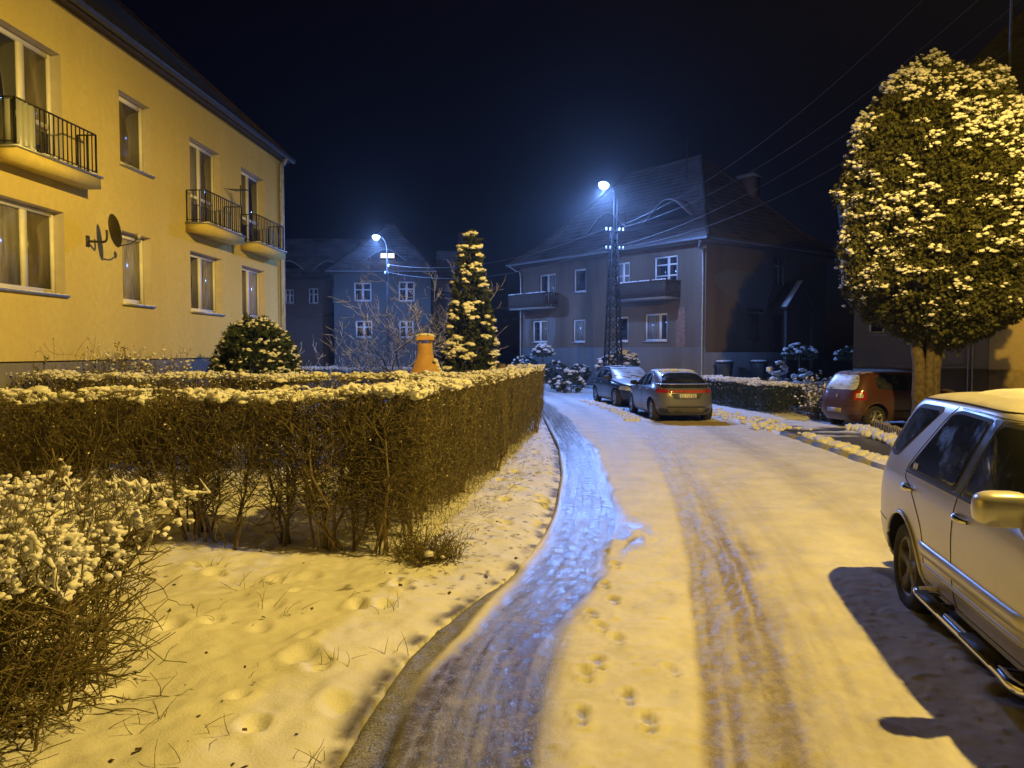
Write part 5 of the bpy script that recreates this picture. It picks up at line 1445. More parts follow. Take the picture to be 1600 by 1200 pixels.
for z in (6.35, 7.15):
    for x in (-.38, -.2, .22, .39):
        MB().lathe([(.001, 0), (.03, 0), (.055, .03), (.03, .05), (.055, .08), (.03, .11), (.03, .14), (.001, .15)], 10, M=Matrix.Translation((x, -.12, z + .03))).build('insulator', INS, lm, smooth=True)
arm = curve_pts([(0, 0, 6.6), (0, 0, 8.4), (-.03, -.05, 8.75), (-.2, -.25, 9.0), (-.5, -.5, 9.06)], 20)
MB().tubes(arm, np.full(20, .026), 8).build('lamp_arm', MATS['mast_steel'], lm, smooth=True)
ML = Matrix.Translation((-.68, -.62, 9.03)) @ Matrix.Rotation(R(16), 4, 'Y') @ Matrix.Rotation(R(-20), 4, 'X')
lamp_head(lm, ML, LED, 1.5)
MB().tubes(np.array([(.12, 0, 7.2), (.13, 0, 7.9), (.15, 0, 8.6)]), np.array([.015] * 3), 6).build('spike', MATS['mast_steel'], lm)

PX, PY = -7.1, 44.0
lp = thing('street_lamp', 'far thin street lamp with a bright white head before the pale house', 'street lamp', (PX, PY, 0), 0)
MB().lathe([(.10, -.2), (.10, 1), (.08, 1.02), (.065, 7.3), (.001, 7.32)], 12).build('pole', MATS['mast_steel'], lp, smooth=True)
MB().tubes(curve_pts([(0, 0, 7.2), (-.05, -.05, 8.0), (-.25, -.2, 8.4), (-.5, -.4, 8.45)], 14), np.full(14, .03), 8).build('lamp_arm', MATS['mast_steel'], lp, smooth=True)
lamp_head(lp, Matrix.Translation((-.55, -.45, 8.42)) @ Matrix.Rotation(R(-20), 4, 'X'), LED, 1.5)
for (x, z) in ((-.1, 6.35), (.1, 6.75)):
    MB().lathe([(.001, 0), (.04, 0), (.07, .04), (.04, .07), (.07, .11), (.04, .15), (.001, .17)], 10, M=Matrix.Translation((x, -.1, z))).build('insulator', INS, lp, smooth=True)

# sodium lamp just outside the view on the right that lights the near street
SX, SY, SZ = 5.9, 4.6, 9.0
so = thing('street_lamp', 'tall orange sodium street lamp beside the silver car just out of view', 'street lamp', (6.5, 4.4, 0), 0)
MB().lathe([(.11, -.2), (.11, 1.2), (.09, 1.22), (.07, 8.6), (.001, 8.62)], 14).build('pole', MATS['mast_steel'], so, smooth=True)
MB().tubes(curve_pts([(0, 0, 8.5), (-.05, .02, 9.0), (-.25, .1, 9.25), (-.45, .17, 9.28)], 14), np.full(14, .03), 8).build('lamp_arm', MATS['mast_steel'], so, smooth=True)
lamp_head(so, Matrix.Translation((SX - 6.5, SY - 4.4, SZ + .26)), SOD)

# overhead wires
def wire(label, a, b_, sag, r_=.008):
    t = np.linspace(0, 1, 50)[:, None]; P = np.array(a) * (1 - t) + np.array(b_) * t; P[:, 2] -= (4 * sag * t * (1 - t))[:, 0]
    tag(MB().tubes(P, np.full(50, r_), 5).build('overhead_wire', BLACKW, None, smooth=True), label, 'wire', 'overhead wires')
BLACKW = simple('wire_grey', (.16, .16, .165), .5, var=.1)
wire('topmost overhead wire from the lattice mast to the upper right', (MX + .2, MY, 7.4), (14.2, 22.4, 14.6), 1.2, .006)
wire('second overhead wire from the top, crossing the grey house corner', (MX + .38, MY, 7.35), (15.3, 22.2, 13.9), 1.3, .006)
wire('third overhead wire from the top, close below the second one', (MX + .2, MY, 6.55), (16.3, 22.2, 13.6), 1.3, .006)
wire('lowest overhead wire running from the mast to the upper right', (MX + .38, MY, 6.5), (17.0, 22.2, 12.9), 1.5, .006)
wire('upper overhead wire from the mast to the far street lamp', (MX - .38, MY, 7.3), (PX + .1, PY, 6.9), .75)
wire('lower overhead wire from the mast to the far street lamp', (MX - .38, MY, 6.5), (PX - .1, PY, 6.5), .8)
# ================================================================== CARS
import bmesh
def pchip(x, y, xi):
    x = np.asarray(x, float); y = np.asarray(y, float); h = np.diff(x); dl = np.diff(y) / h
    m = np.zeros_like(y)
    for i in range(1, len(x) - 1):
        if dl[i - 1] * dl[i] > 0:
            w1 = 2 * h[i] + h[i - 1]; w2 = h[i] + 2 * h[i - 1]; m[i] = (w1 + w2) / (w1 / dl[i - 1] + w2 / dl[i])
    m[0], m[-1] = dl[0], dl[-1]
    k = np.clip(np.searchsorted(x, xi) - 1, 0, len(x) - 2); t = (xi - x[k]) / h[k]
    return (y[k] * (2 * t ** 3 - 3 * t ** 2 + 1) + h[k] * m[k] * (t ** 3 - 2 * t ** 2 + t) + y[k + 1] * (-2 * t ** 3 + 3 * t ** 2) + h[k] * m[k + 1] * (t ** 3 - t ** 2))

class Car:
    def __init__(s, levels, wb, xm, nr=7., nf=4.5, rw=.31, tw=.20):
        T = np.array(levels, float); s.T = T; s.wb = wb; s.xm = xm; s.nr = nr; s.nf = nf; s.rw = rw; s.tw = tw
        q = np.arange(len(T)); s.q = q
        qi = np.linspace(0, len(T) - 1, 900)
        s.zd = np.maximum.accumulate(pchip(q, T[:, 0], qi) + np.linspace(0, 1e-6, 900))
        s.xrd, s.xfd, s.wd = pchip(q, T[:, 1], qi), pchip(q, T[:, 2], qi), pchip(q, T[:, 3], qi)
        s.qi = qi
    def at(s, z):
        return np.interp(z, s.zd, s.xrd), np.interp(z, s.zd, s.xfd), np.interp(z, s.zd, s.wd)
    def y(s, x, z):
        xr, xf, w = s.at(z)
        u = np.where(x < s.xm, (s.xm - x) / (s.xm - xr), (x - s.xm) / (xf - s.xm)); n = np.where(x < s.xm, s.nr, s.nf)
        return w * np.maximum(1e-4, 1 - np.clip(u, 0, .9999) ** n) ** (1 / n)
    def xrear(s, y, z):
        xr, xf, w = s.at(z); return s.xm - (s.xm - xr) * np.maximum(1e-4, 1 - np.clip(np.abs(y) / w, 0, .999) ** s.nr) ** (1 / s.nr)
    def xfront(s, y, z):
        xr, xf, w = s.at(z); return s.xm + (xf - s.xm) * np.maximum(1e-4, 1 - np.clip(np.abs(y) / w, 0, .999) ** s.nf) ** (1 / s.nf)
    def body(s, mat, parent, M=84, K=130, name='body'):
        qs = np.linspace(0, len(s.T) - 1, M); z = np.interp(qs, s.qi, s.zd); xr = np.interp(qs, s.qi, s.xrd); xf = np.interp(qs, s.qi, s.xfd); w = np.interp(qs, s.qi, s.wd)
        rows = []
        th = np.linspace(0, np.pi / 2, 1500)
        for i in range(M):
            cr = np.cos(th) ** (2 / s.nr); sr = np.sin(th) ** (2 / s.nr); cf = np.cos(th) ** (2 / s.nf); sf = np.sin(th) ** (2 / s.nf)
            X = np.concatenate([s.xm - (s.xm - xr[i]) * cr, (s.xm + (xf[i] - s.xm) * cf)[::-1]]); Y = np.concatenate([w[i] * sr, (w[i] * sf)[::-1]])
            L = np.concatenate([[0], np.cumsum(np.hypot(np.diff(X), np.diff(Y)))]); g = np.linspace(0, L[-1], K)
            hx, hy = np.interp(g, L, X), np.interp(g, L, Y); hy[0] = hy[-1] = 0
            rows.append(np.c_[np.concatenate([hx, hx[-2:0:-1]]), np.concatenate([hy, -hy[-2:0:-1]]), np.full(2 * K - 2, z[i])])
        V = np.concatenate(rows); n = 2 * K - 2
        k = (np.arange(M - 1) * n)[:, None]; j = np.arange(n)[None]; j2 = (j + 1) % n
        F = np.stack(np.broadcast_arrays(k + j2, k + j, k + n + j, k + n + j2), -1).reshape(-1, 4)
        mb = MB(); mb.add(V, F); mb.f.append((np.arange(n)[None], 0)); mb.f.append(((np.arange(n)[::-1] + (M - 1) * n)[None], 0))
        o = mb.build(name, [mat, BLACKM], parent, smooth=True)
        cut = MB(); Rw = s.rw + .055
        for xx in (0, s.wb):
            for sg in (-1, 1):
                ya, yb_ = sg * (s.at(.6)[2] - .30), sg * (s.at(.6)[2] + .3)
                t = np.linspace(0, 2 * np.pi, 49)[:-1]
                a = np.c_[xx + Rw * np.cos(t), np.full(48, ya), s.rw + .01 + Rw * np.sin(t)]; b_ = a.copy(); b_[:, 1] = yb_
                cut.add(np.concatenate([a, b_]), [(i, (i + 1) % 48, 48 + (i + 1) % 48, 48 + i) for i in range(48)]); nb = cut.n - 96
                cut.f.append((np.arange(48)[::-1][None] + nb, 0)); cut.f.append((np.arange(48, 96)[None] + nb, 0))
        co = cut.build('cutter', BLACKM, parent)
        bm = bmesh.new(); bm.from_mesh(co.data); bmesh.ops.recalc_face_normals(bm, faces=bm.faces); bm.to_mesh(co.data); bm.free()
        bm = bmesh.new(); bm.from_mesh(o.data); bmesh.ops.recalc_face_normals(bm, faces=bm.faces); bm.to_mesh(o.data); bm.free()
        md = o.modifiers.new('arch', 'BOOLEAN'); md.operation = 'DIFFERENCE'; md.object = co; md.solver = 'EXACT'
        dg = bpy.context.evaluated_depsgraph_get(); dg.update()
        old = o.data
        me = bpy.data.meshes.new_from_object(o.evaluated_get(dg)); o.modifiers.clear(); o.data = me; me.name = name
        bpy.data.objects.remove(co); bpy.data.meshes.remove(old)
        if len(me.materials) < 2:
            me.materials.clear(); me.materials.append(mat); me.materials.append(BLACKM)
        bm = bmesh.new(); bm.from_mesh(me)
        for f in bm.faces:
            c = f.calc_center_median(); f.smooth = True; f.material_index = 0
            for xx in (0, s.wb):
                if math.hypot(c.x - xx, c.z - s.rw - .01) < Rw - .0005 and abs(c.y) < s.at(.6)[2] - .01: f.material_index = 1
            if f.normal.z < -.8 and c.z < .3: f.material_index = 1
        for e in bm.edges:
            if len(e.link_faces) == 2 and e.calc_face_angle(0) > .55: e.smooth = False
        bm.to_mesh(me); bm.free()
        s.Rw = Rw
        return o
    def _fill(s, poly, step=.05):
        P = np.array(poly, float); out = []
        for i in range(len(P)):
            a, b_ = P[i], P[(i + 1) % len(P)]; m = max(1, int(np.linalg.norm(b_ - a) / step))
            out += [a + (b_ - a) * k / m for k in range(m)]
        B = np.array(out); n = len(B)
        gx, gy = np.meshgrid(np.arange(P[:, 0].min(), P[:, 0].max(), step), np.arange(P[:, 1].min(), P[:, 1].max(), step))
        Gp = np.c_[gx.ravel(), gy.ravel()]
        ins = np.zeros(len(Gp), bool); j = n - 1
        for i in range(n):
            c = ((B[i, 1] > Gp[:, 1]) != (B[j, 1] > Gp[:, 1])) & (Gp[:, 0] < (B[j, 0] - B[i, 0]) * (Gp[:, 1] - B[i, 1]) / (B[j, 1] - B[i, 1] + 1e-12) + B[i, 0]); ins ^= c; j = i
        Gp = Gp[ins]
        if len(Gp):
            dmin = np.min(np.hypot(Gp[:, None, 0] - B[None, :, 0], Gp[:, None, 1] - B[None, :, 1]), 1); Gp = Gp[dmin > step * .4]
        A = np.concatenate([B, Gp]) if len(Gp) else B
        r_ = delaunay_2d_cdt([Vector(p) for p in A], [], [list(range(n))], 1, 1e-5)
        return np.array([v[:] for v in r_[0]]), [tuple(f) for f in r_[2]], n
    def panel(s, name, poly, mat, parent, where='right', off=.004, rnd=.03, edge=.008):
        """thin shaped panel lying on the body; polygon in (x,z) for the sides, (y,z) for rear/front"""
        P = [np.array(p, float) for p in poly]
        if rnd:
            Q = []
            for i in range(len(P)):
                a, b_, c = P[i - 1], P[i], P[(i + 1) % len(P)]
                la, lc = np.linalg.norm(a - b_), np.linalg.norm(c - b_); ra = min(rnd, la * .45, lc * .45)
                p0, p1 = b_ + (a - b_) / la * ra, b_ + (c - b_) / lc * ra
                for t in (0, .25, .5, .75, 1): Q.append((1 - t) ** 2 * p0 + 2 * t * (1 - t) * b_ + t * t * p1)
            P = Q
        A, F, n = s._fill(P)
        def mp(off_):
            a, z = A[:, 0], A[:, 1]
            if where == 'right': return np.c_[a, -(s.y(a, z) + off_), z]
            if where == 'left': return np.c_[a, s.y(a, z) + off_, z]
            if where == 'rear': return np.c_[s.xrear(a, z) - off_, a, z]
            return np.c_[s.xfront(a, z) + off_, a, z]
        top = mp(off); bot = mp(off - edge)
        mb = MB()
        ftri = np.array([f for f in F if len(f) == 3])
        mb.add(top, ftri)
        V = np.concatenate([top[:n], bot[:n]]); mb.add(V, [(i, (i + 1) % n, n + (i + 1) % n, n + i) for i in range(n)])
        o = mb.build(name, mat, parent)
        bm = bmesh.new(); bm.from_mesh(o.data); bmesh.ops.remove_doubles(bm, verts=bm.verts, dist=1e-5); bmesh.ops.recalc_face_normals(bm, faces=bm.faces)
        d = {'right': Vector((0, -1, .1)), 'left': Vector((0, 1, .1)), 'rear': Vector((-1, 0, .2)), 'front': Vector((1, 0, .3))}[where]
        tot = sum(f.normal.dot(d) * f.calc_area() for f in bm.faces)
        if tot < 0: bmesh.ops.reverse_faces(bm, faces=bm.faces)
        for f in bm.faces: f.smooth = True
        for e in bm.edges:
            if len(e.link_faces) == 2 and e.calc_face_angle(0) > .6: e.smooth = False
        bm.to_mesh(o.data); bm.free()
        return o
    def strip(s, name, x0, x1, za, zb, prot, mat, parent, side=-1, taper=.1):
        xs = np.linspace(x0, x1, 60); V = []
        pf = prot * np.clip(np.minimum(xs - x0, x1 - xs) / taper, .05, 1)
        for x, p in zip(xs, pf):
            for z, o_ in ((za, -.004), (za + .012, p), (zb - .012, p), (zb, -.004)): V.append((x, side * (float(s.y(x, z)) + o_), z))
        F = [(4 * i + j, 4 * i + j + 1, 4 * i + 5 + j, 4 * i + 4 + j) for i in range(59) for j in range(3)]
        return MB().add(V, F).build(name, mat, parent, smooth=False)
    def seam(s, name, pts, mat, parent, side=-1, r_=.0035):
        c = curve_pts([(p[0], p[1], 0) for p in pts], 40) if len(pts) > 2 else np.linspace((*pts[0], 0), (*pts[1], 0), 40)
        P = np.c_[c[:, 0], side * (s.y(c[:, 0], c[:, 1]) + .0005), c[:, 1]]
        return MB().tubes(P, np.full(40, r_), 5).build(name, mat, parent)
    def wheels(s, parent, rim_mat, spokes=5, sides=(-1, 1), dish=.0):
        for xx in (0, s.wb):
            for sg in (-1, 1):
                yo = s.at(.5)[2] - .02
                R0, tw = s.rw, s.tw
                M = Matrix.Translation((xx, sg * yo, R0)) @ Matrix.Rotation(R(-90 * sg), 4, 'X')
                rr = R0 * .66
                prof = [(rr, -tw), (R0 * .9, -tw), (R0 * .985, -tw * .9), (R0, -tw * .75), (R0, -tw * .2), (R0 * .985, -.03), (R0 * .93, -.004), (R0 * .80, .004), (rr + .012, -.006), (rr, -.02)]
                w = MB().lathe(prof, 40, M=M).build('wheel', RUBBER, parent, smooth=True)
                mb = MB().lathe([(rr + .002, -.015), (rr - .012, -.010), (rr - .022, -.03), (rr - .03, -.09)], 36, M=M)
                mb.lathe([(.001, -.025), (.045, -.028), (.062, -.038), (.065, -.06)], 20, M=M)
                for k in range(spokes):
                    a = k / spokes * 2 * math.pi + .3
                    e = Vector((math.cos(a), math.sin(a), 0)); f = Vector((-e.y, e.x, 0))
                    V = []
                    for (r_, hw, z0_, z1_) in ((.05, .040, -.035, -.07), (rr * .55, .036, -.036, -.07), (rr - .016, .052, -.020, -.06)):
                        for (sgn, zz_) in ((-1, z1_), (-1, z0_), (1, z0_), (1, z1_)):
                            p = e * r_ + f * hw * sgn * (1.0 if zz_ == z0_ else 1.1); V.append(M @ Vector((p.x, p.y, zz_)))
                    mb.add(V, [(4 * i + j, 4 * i + j + 1, 4 * i + 5 + j, 4 * i + 4 + j) for i in range(2) for j in range(3)])
                mb.build('rim', rim_mat, w, smooth=False)
                MB().lathe([(.001, -.085), (rr - .01, -.085), (rr - .01, -.08), (.001, -.08)], 28, M=M).build('brake_disc', BLACKM, w)
    def flare(s, name, mat, parent, r_=.022, side=-1):
        for xx in (0, s.wb):
            t = np.linspace(R(-14), R(194), 50); rad = s.Rw + .012
            x = xx + rad * np.cos(t); z = np.maximum(s.rw + .01 + rad * np.sin(t), .2)
            P = np.c_[x, side * (s.y(x, z) + .004), z]
            MB().tubes(P, np.full(50, r_), 8).build(name, mat, parent, smooth=True)
    def handle(s, x, z, mat, parent, side=-1, L=.19):
        y = side * (float(s.y(x, z)) + .004)
        xs = np.linspace(-L / 2, L / 2, 13); P = np.c_[x + xs, np.full(13, y) + side * .032 * np.cos(xs / L * np.pi) ** .5, np.full(13, z) - xs * .06]
        h = MB().tubes(P, .012 + .008 * np.cos(xs / L * np.pi), 8).build('door_handle', mat, parent, smooth=True)
        h.data.materials[0] = mat
        return h
    def mirror(s, x, z, mat, parent, side=-1, sz=(.075, .13, .085), out=.13):
        yb_ = float(s.y(x, z))
        base, bf = ICO[3]; e = .62
        V = np.sign(base) * np.abs(base) ** e; V = V * np.array(sz) + [x - .02, side * (yb_ + out), z]
        m = MB().add(V, bf).build('wing_mirror', mat, parent, smooth=True)
        MB().bar((x + .02, side * (yb_ - .02), z - .03), (x, side * (yb_ + out - .05), z - .02), .07, .05).build('mirror_arm', BLACKM, m)
        Q = V.copy(); Q[:, 0] = x - .02 - sz[0] * 1.01 + (base[:, 0]) * .004; Q[:, 1] = side * (yb_ + out) + (V[:, 1] - side * (yb_ + out)) * .86; Q[:, 2] = z + (V[:, 2] - z) * .8
        MB().add(Q, bf).build('mirror_glass', G_CAR, m, smooth=True)
        return m

def text_mesh(txt, size, mat, parent, M, name='lettering', extrude=.0015):
    cu = bpy.data.curves.new('t', 'FONT'); cu.body = txt; cu.size = size; cu.align_x = 'CENTER'; cu.align_y = 'CENTER'; cu.extrude = extrude
    ob = bpy.data.objects.new('t', cu); COL.objects.link(ob)
    dg = bpy.context.evaluated_depsgraph_get(); dg.update()
    me = bpy.data.meshes.new_from_object(ob.evaluated_get(dg)); bpy.data.objects.remove(ob)
    me.transform(M); me.materials.clear(); me.materials.append(mat); me.name = name
    o = bpy.data.objects.new(name, me); COL.objects.link(o); o.parent = parent; return o

def plate(parent, x, z, txt, w=.52, h=.115, tilt=0):
    """rear number plate facing -x"""
    b = MB().box((x - .006, -w / 2, z - h / 2), (x + .02, w / 2, z + h / 2)).build('number_plate', simple('plate_white', (.72, .71, .66), .4, var=.04), parent)
    MB().box((x - .008, w / 2 - .045, z - h / 2 + .004), (x + .01, w / 2 - .003, z + h / 2 - .004)).build('plate_band', simple('plate_blue', (.02, .05, .30), .4), b)
    M = Matrix.Translation((x - .008, -.02, z)) @ Matrix(((0, 0, -1, 0), (-1, 0, 0, 0), (0, 1, 0, 0), (0, 0, 0, 1)))
    text_mesh(txt, h * .95, BLACKM, b, M)
    return b

RIMG = simple('alloy_grey', (.30, .30, .31), .4, metal=.7, var=.15)
RIMD = simple('alloy_dirty', (.13, .12, .11), .55, metal=.4, var=.3, scale=14)
TRIM = simple('trim_black', (.03, .03, .032), .6, var=.3)
REDL = simple('tail_red', (.28, .012, .008), .15, var=.2, coat=.6)
CLEAR = simple('lamp_clear', (.55, .54, .5), .12, metal=.3, var=.2, coat=.6)
CHROME = simple('chrome', (.75, .76, .78), .14, metal=1.0, var=.06)
SEAM = simple('panel_gap', (.012, .012, .012), .8)
def frosted(name, col, sc):
    m, t_, b = nt_new(name)
    mp = N(t_, 'ShaderNodeMapping'); mp.inputs['Scale'].default_value = (sc, sc * .35, sc * 1.6); t_.links.new(coords(t_), mp.inputs['Vector'])
    f = noise(t_, 4, 6, .75, vec=mp.outputs['Vector'])
    t_.links.new(ramp(t_, f, [(.36, (.03, .035, .045)), (.5, col), (.75, tuple(min(1, c * 1.35) for c in col))]), b.inputs['Base Color'])
    t_.links.new(math_n(t_, 'ADD', .12, math_n(t_, 'MULTIPLY', f, .4)), b.inputs['Roughness'])
    bump(t_, b, f, .4, .01); MATS[name] = m; return m

# ---- silver off-road estate, near right
SILVER = paint('silver_paint', (.62, .61, .61), .55, frost=.75, rough=.27, dirt=.42)
crv = Car([(.30, -.82, 3.30, .80), (.42, -.92, 3.42, .86), (.60, -.95, 3.44, .885), (.80, -.93, 3.42, .892), (.95, -.90, 3.30, .885), (1.02, -.88, 3.05, .875), (1.08, -.86, 2.45, .860), (1.16, -.83, 2.22, .840),
           (1.30, -.76, 1.98, .795), (1.45, -.66, 1.74, .745), (1.57, -.55, 1.54, .700), (1.635, -.44, 1.38, .655), (1.668, -.30, 1.2, .58), (1.690, -.10, .98, .42), (1.70, .12, .8, .06)], 2.62, .9, 9, 4.5, .345, .215)
fx, fy = -.2, -.98
crvr = thing('parked_car', 'silver off-road estate with chrome side step parked in the right foreground', 'car', (3.85, 5.65, 0), math.atan2(fy, fx))
cb = crv.body(SILVER, crvr, 96, 170)
for side, wh in ((-1, 'right'), (1, 'left')):
    for nm, poly in (('quarter_window', [(-.66, 1.19), (-.40, 1.155), (-.30, 1.17), (.29, 1.565), (.27, 1.595), (-.20, 1.59), (-.30, 1.555)]),
                     ('rear_door_window', [(.02, 1.10), (1.00, 1.10), (1.16, 1.58), (.62, 1.595), (.50, 1.575)]),
                     ('front_door_window', [(1.12, 1.10), (2.08, 1.10), (1.50, 1.565), (1.27, 1.58)])):
        seal = crv.panel(nm, [np.array(p) for p in poly], TRIM, crvr, wh, .004, .05)
        c = np.mean(np.array(poly), 0)
        crv.panel('pane', [c + (np.array(p) - c) * (np.array((.93, .90)) if nm != 'quarter_window' else np.array((.88, .84))) for p in poly], G_CAR, seal, wh, .009, .05)
    PIL = simple('pillar_trim', (.16, .18, .22), .25, metal=.6)
    crv.panel('door_pillar', [(1.015, 1.10), (1.105, 1.10), (1.265, 1.58), (1.175, 1.583)], PIL, crvr, wh, .008, .006)
    crv.seam('window_rail', [(.60, 1.607), (1.0, 1.603), (1.5, 1.578)], CHROME, crvr, side, .008)
    crv.seam('belt_trim', [(.0, 1.088), (1.0, 1.088), (2.1, 1.088)], TRIM, crvr, side, .010)
    crv.seam('panel_gap', [(.50, .50), (.46, .75), (.20, .97), (.0, 1.09), (.30, 1.42), (.52, 1.612)], SEAM, crvr, side)
    crv.seam('panel_gap', [(1.06, .38), (1.055, .8), (1.06, 1.09)], SEAM, crvr, side)
    crv.seam('panel_gap', [(2.15, .40), (2.18, .8), (2.12, 1.08)], SEAM, crvr, side)
    crv.seam('panel_gap', [(.40, .375), (1.2, .37), (2.2, .375)], SEAM, crvr, side)
    crv.seam('panel_gap', [(-.42, .62), (-.62, .63), (-.80, .62)], SEAM, crvr, side)
    crv.seam('roof_gutter', [(-.30, 1.628), (.5, 1.640), (1.35, 1.628)], SEAM, crvr, side, .007)
    crv.strip('side_moulding', .40, 2.10, .56, .66, .020, SILVER, crvr, side)
    crv.strip('side_moulding', .42, 2.10, .475, .52, .012, SILVER, crvr, side)
    crv.flare('arch_flare', SILVER, crvr, .015, side)
    crv.handle(.14, .985, CHROME, crvr, side); crv.handle(1.20, .975, CHROME, crvr, side)
    yy = side * (.885 + .10)
    sp = MB().tubes(curve_pts([(.66, side * .80, .36), (.70, yy - side * .04, .37), (.80, yy, .375), (1.3, yy, .375), (2.0, yy, .375), (2.25, yy, .375), (2.33, yy - side * .1, .37)], 60), np.full(60, .032), 12).build('side_step', CHROME, crvr, smooth=True)
    for xa_ in (.83, 1.62):
        MB().box((xa_, yy - .045, .395), (xa_ + .42, yy + .030, .415)).build('step_pad', TRIM, sp)
    for xa_ in (.95, 2.0): MB().bar((xa_, side * .7, .33), (xa_, yy, .36), .03).build('step_bracket', BLACKM, sp)
    crv.mirror(1.90, 1.17, SILVER, crvr, side, (.085, .145, .095), .15)
    crv.panel('rear_lamp', [(side * .80, .92), (side * .62, .92), (side * .58, 1.5), (side * .70, 1.5)], REDL, crvr, 'rear', .006, .02)
    crv.panel('headlight', [(side * .45, .72), (side * .80, .74), (side * .78, .92), (side * .50, .90)], CLEAR, crvr, 'front', .006, .04)
crv.panel('rear_window', [(-.56, 1.17), (.56, 1.17), (.50, 1.54), (-.50, 1.54)], G_CAR, crvr, 'rear', .006, .06)
crv.panel('windscreen', [(-.70, 1.13), (.70, 1.13), (.60, 1.58), (-.60, 1.58)], G_CAR, crvr, 'front', .006, .05)
MB().lathe([(.001, 0), (.30, 0), (.34, .05), (.34, .17), (.30, .2), (.001, .2)], 32, M=Matrix.Translation((-.88, -.05, .93)) @ Matrix.Rotation(R(-90), 4, 'Y')).build('spare_wheel', TRIM, crvr, smooth=True)
plate(crvr, -.955, .55, '')if False else None
crv.wheels(crvr, RIMD, 5)
# settled snow on the roof, thicker in the middle
xs = np.linspace(-.05, 1.32, 60); ys = np.linspace(-.50, .56, 44)
X, Y = np.meshgrid(xs, ys)
rz_ = np.interp(np.abs(Y) / .6, [0, .5, .8, 1.0], [1.698, 1.690, 1.672, 1.645]) - .05 * ((X - .5) / 1.0) ** 2
ed = sstep(0, .16, np.minimum(np.minimum(X + .05 + (fbm(Y * 5, X * 3, 3) - .5) * .2, 1.32 - X), np.minimum(Y + .50 + (fbm(X * 4, Y * 4, 4) - .5) * .12 , .56 - Y)))
Z = rz_ - .012 + ed * (.05 + (fbm(X * 6, Y * 6, 5) - .5) * .03)
c = 60; i = (np.arange(43) * c)[:, None] + np.arange(59)[None]
MB().add(np.stack([X, Y, Z], -1).reshape(-1, 3), np.stack([i, i + 1, i + c + 1, i + c], -1).reshape(-1, 4)).build('roof_snow', SNOW, crvr, smooth=True)

# ---- grey hatchback seen from behind
GREYP = paint('grey_paint', (.17, .172, .178), .55, frost=.7, rough=.3, dirt=.4)
cv = Car([(.20, -.52, 3.36, .78), (.32, -.64, 3.48, .845), (.50, -.70, 3.53, .875), (.70, -.70, 3.50, .882), (.85, -.67, 3.38, .875), (.93, -.63, 3.1, .862), (1.00, -.58, 2.62, .835), (1.08, -.50, 2.38, .80),
          (1.18, -.34, 2.05, .745), (1.28, -.12, 1.74, .690), (1.37, .16, 1.42, .62), (1.425, .42, 1.15, .545), (1.450, .62, .98, .42), (1.460, .74, .86, .05)], 2.635, 1.2, 5, 3.6, .315, .205)
cvr = thing('parked_car', 'grey hatchback with a red light bar parked facing away', 'car', (4.80, 21.9, 0), math.atan2(1, -.06))
cv.body(GREYP, cvr, 72, 110)
for side, wh in ((-1, 'right'), (1, 'left')):
    for nm, poly in (('rear_door_window', [(.12, 1.03), (.98, .985), (1.02, 1.30), (.70, 1.33), (.42, 1.26)]), ('front_door_window', [(1.06, .98), (2.25, .98), (1.68, 1.20), (1.10, 1.31)])):
        cv.panel(nm, poly, G_CAR, cvr, wh, .006, .05)
    cv.seam('window_rail', [(.08, 1.05), (.38, 1.28), (.75, 1.355), (1.3, 1.33), (1.9, 1.19), (2.3, 1.0)], GREYP, cvr, side, .014)
    cv.seam('panel_gap', [(1.02, .28), (1.02, .7), (1.02, .98)], SEAM, cvr, side); cv.seam('panel_gap', [(.38, .40), (.28, .75), (.10, 1.02)], SEAM, cvr, side); cv.seam('panel_gap', [(2.12, .28), (2.14, .7), (2.2, .96)], SEAM, cvr, side)
    cv.handle(.25, .90, GREYP, cvr, side, .16); cv.handle(1.18, .87, GREYP, cvr, side, .18)
    cv.mirror(1.98, 1.03, TRIM if side > 0 else GREYP, cvr, side, (.07, .11, .07), .12)
    cv.flare('arch_lip', GREYP, cvr, .012, side)
    cv.panel('tail_light', [(side * .80, .83), (side * .52, .835), (side * .54, .93), (side * .78, .945)], REDL, cvr, 'rear', .012, .03)
    cv.panel('headlight', [(side * .35, .66), (side * .78, .68), (side * .74, .82), (side * .45, .8)], CLEAR, cvr, 'front', .006, .04)
    cv.panel('exhaust_recess', [(side * .45, .26), (side * .78, .30), (side * .70, .42), (side * .52, .38)], TRIM, cvr, 'rear', .006, .02)
cv.panel('rear_window', [(-.64, 1.085), (.64, 1.085), (.52, 1.335), (.30, 1.375), (-.30, 1.375), (-.52, 1.335)], G_CAR, cvr, 'rear', .006, .06)
cv.panel('lower_rear_window', [(-.66, .965), (.66, .965), (.68, 1.045), (-.68, 1.045)], G_CAR, cvr, 'rear', .006, .03)
V = []; yy = np.linspace(-.76, .76, 40)
for y in yy:
    x = float(cv.xrear(y, 1.05))
    V += [(x + .03, y, 1.045), (x - .075, y, 1.05), (x - .07, y, 1.068), (x + .04, y, 1.085)]
sp = MB().add(V, [(4 * i + j, 4 * i + (j + 1) % 4, 4 * i + 4 + (j + 1) % 4, 4 * i + 4 + j) for i in range(39) for j in range(4)]).build('spoiler', GREYP, cvr, smooth=False)
cv.panel('light_bar', [(-.52, .835), (.52, .835), (.52, .905), (-.52, .905)], simple('light_bar_red', (.40, .05, .015), .12, var=.5, scale=9, coat=1.0), cvr, 'rear', .010, .01)
cv.panel('plate_recess', [(-.34, .66), (.34, .66), (.46, .82), (-.46, .82)], TRIM, cvr, 'rear', .004, .02)
plate(cvr, -.718, .745, 'DJ 73735')
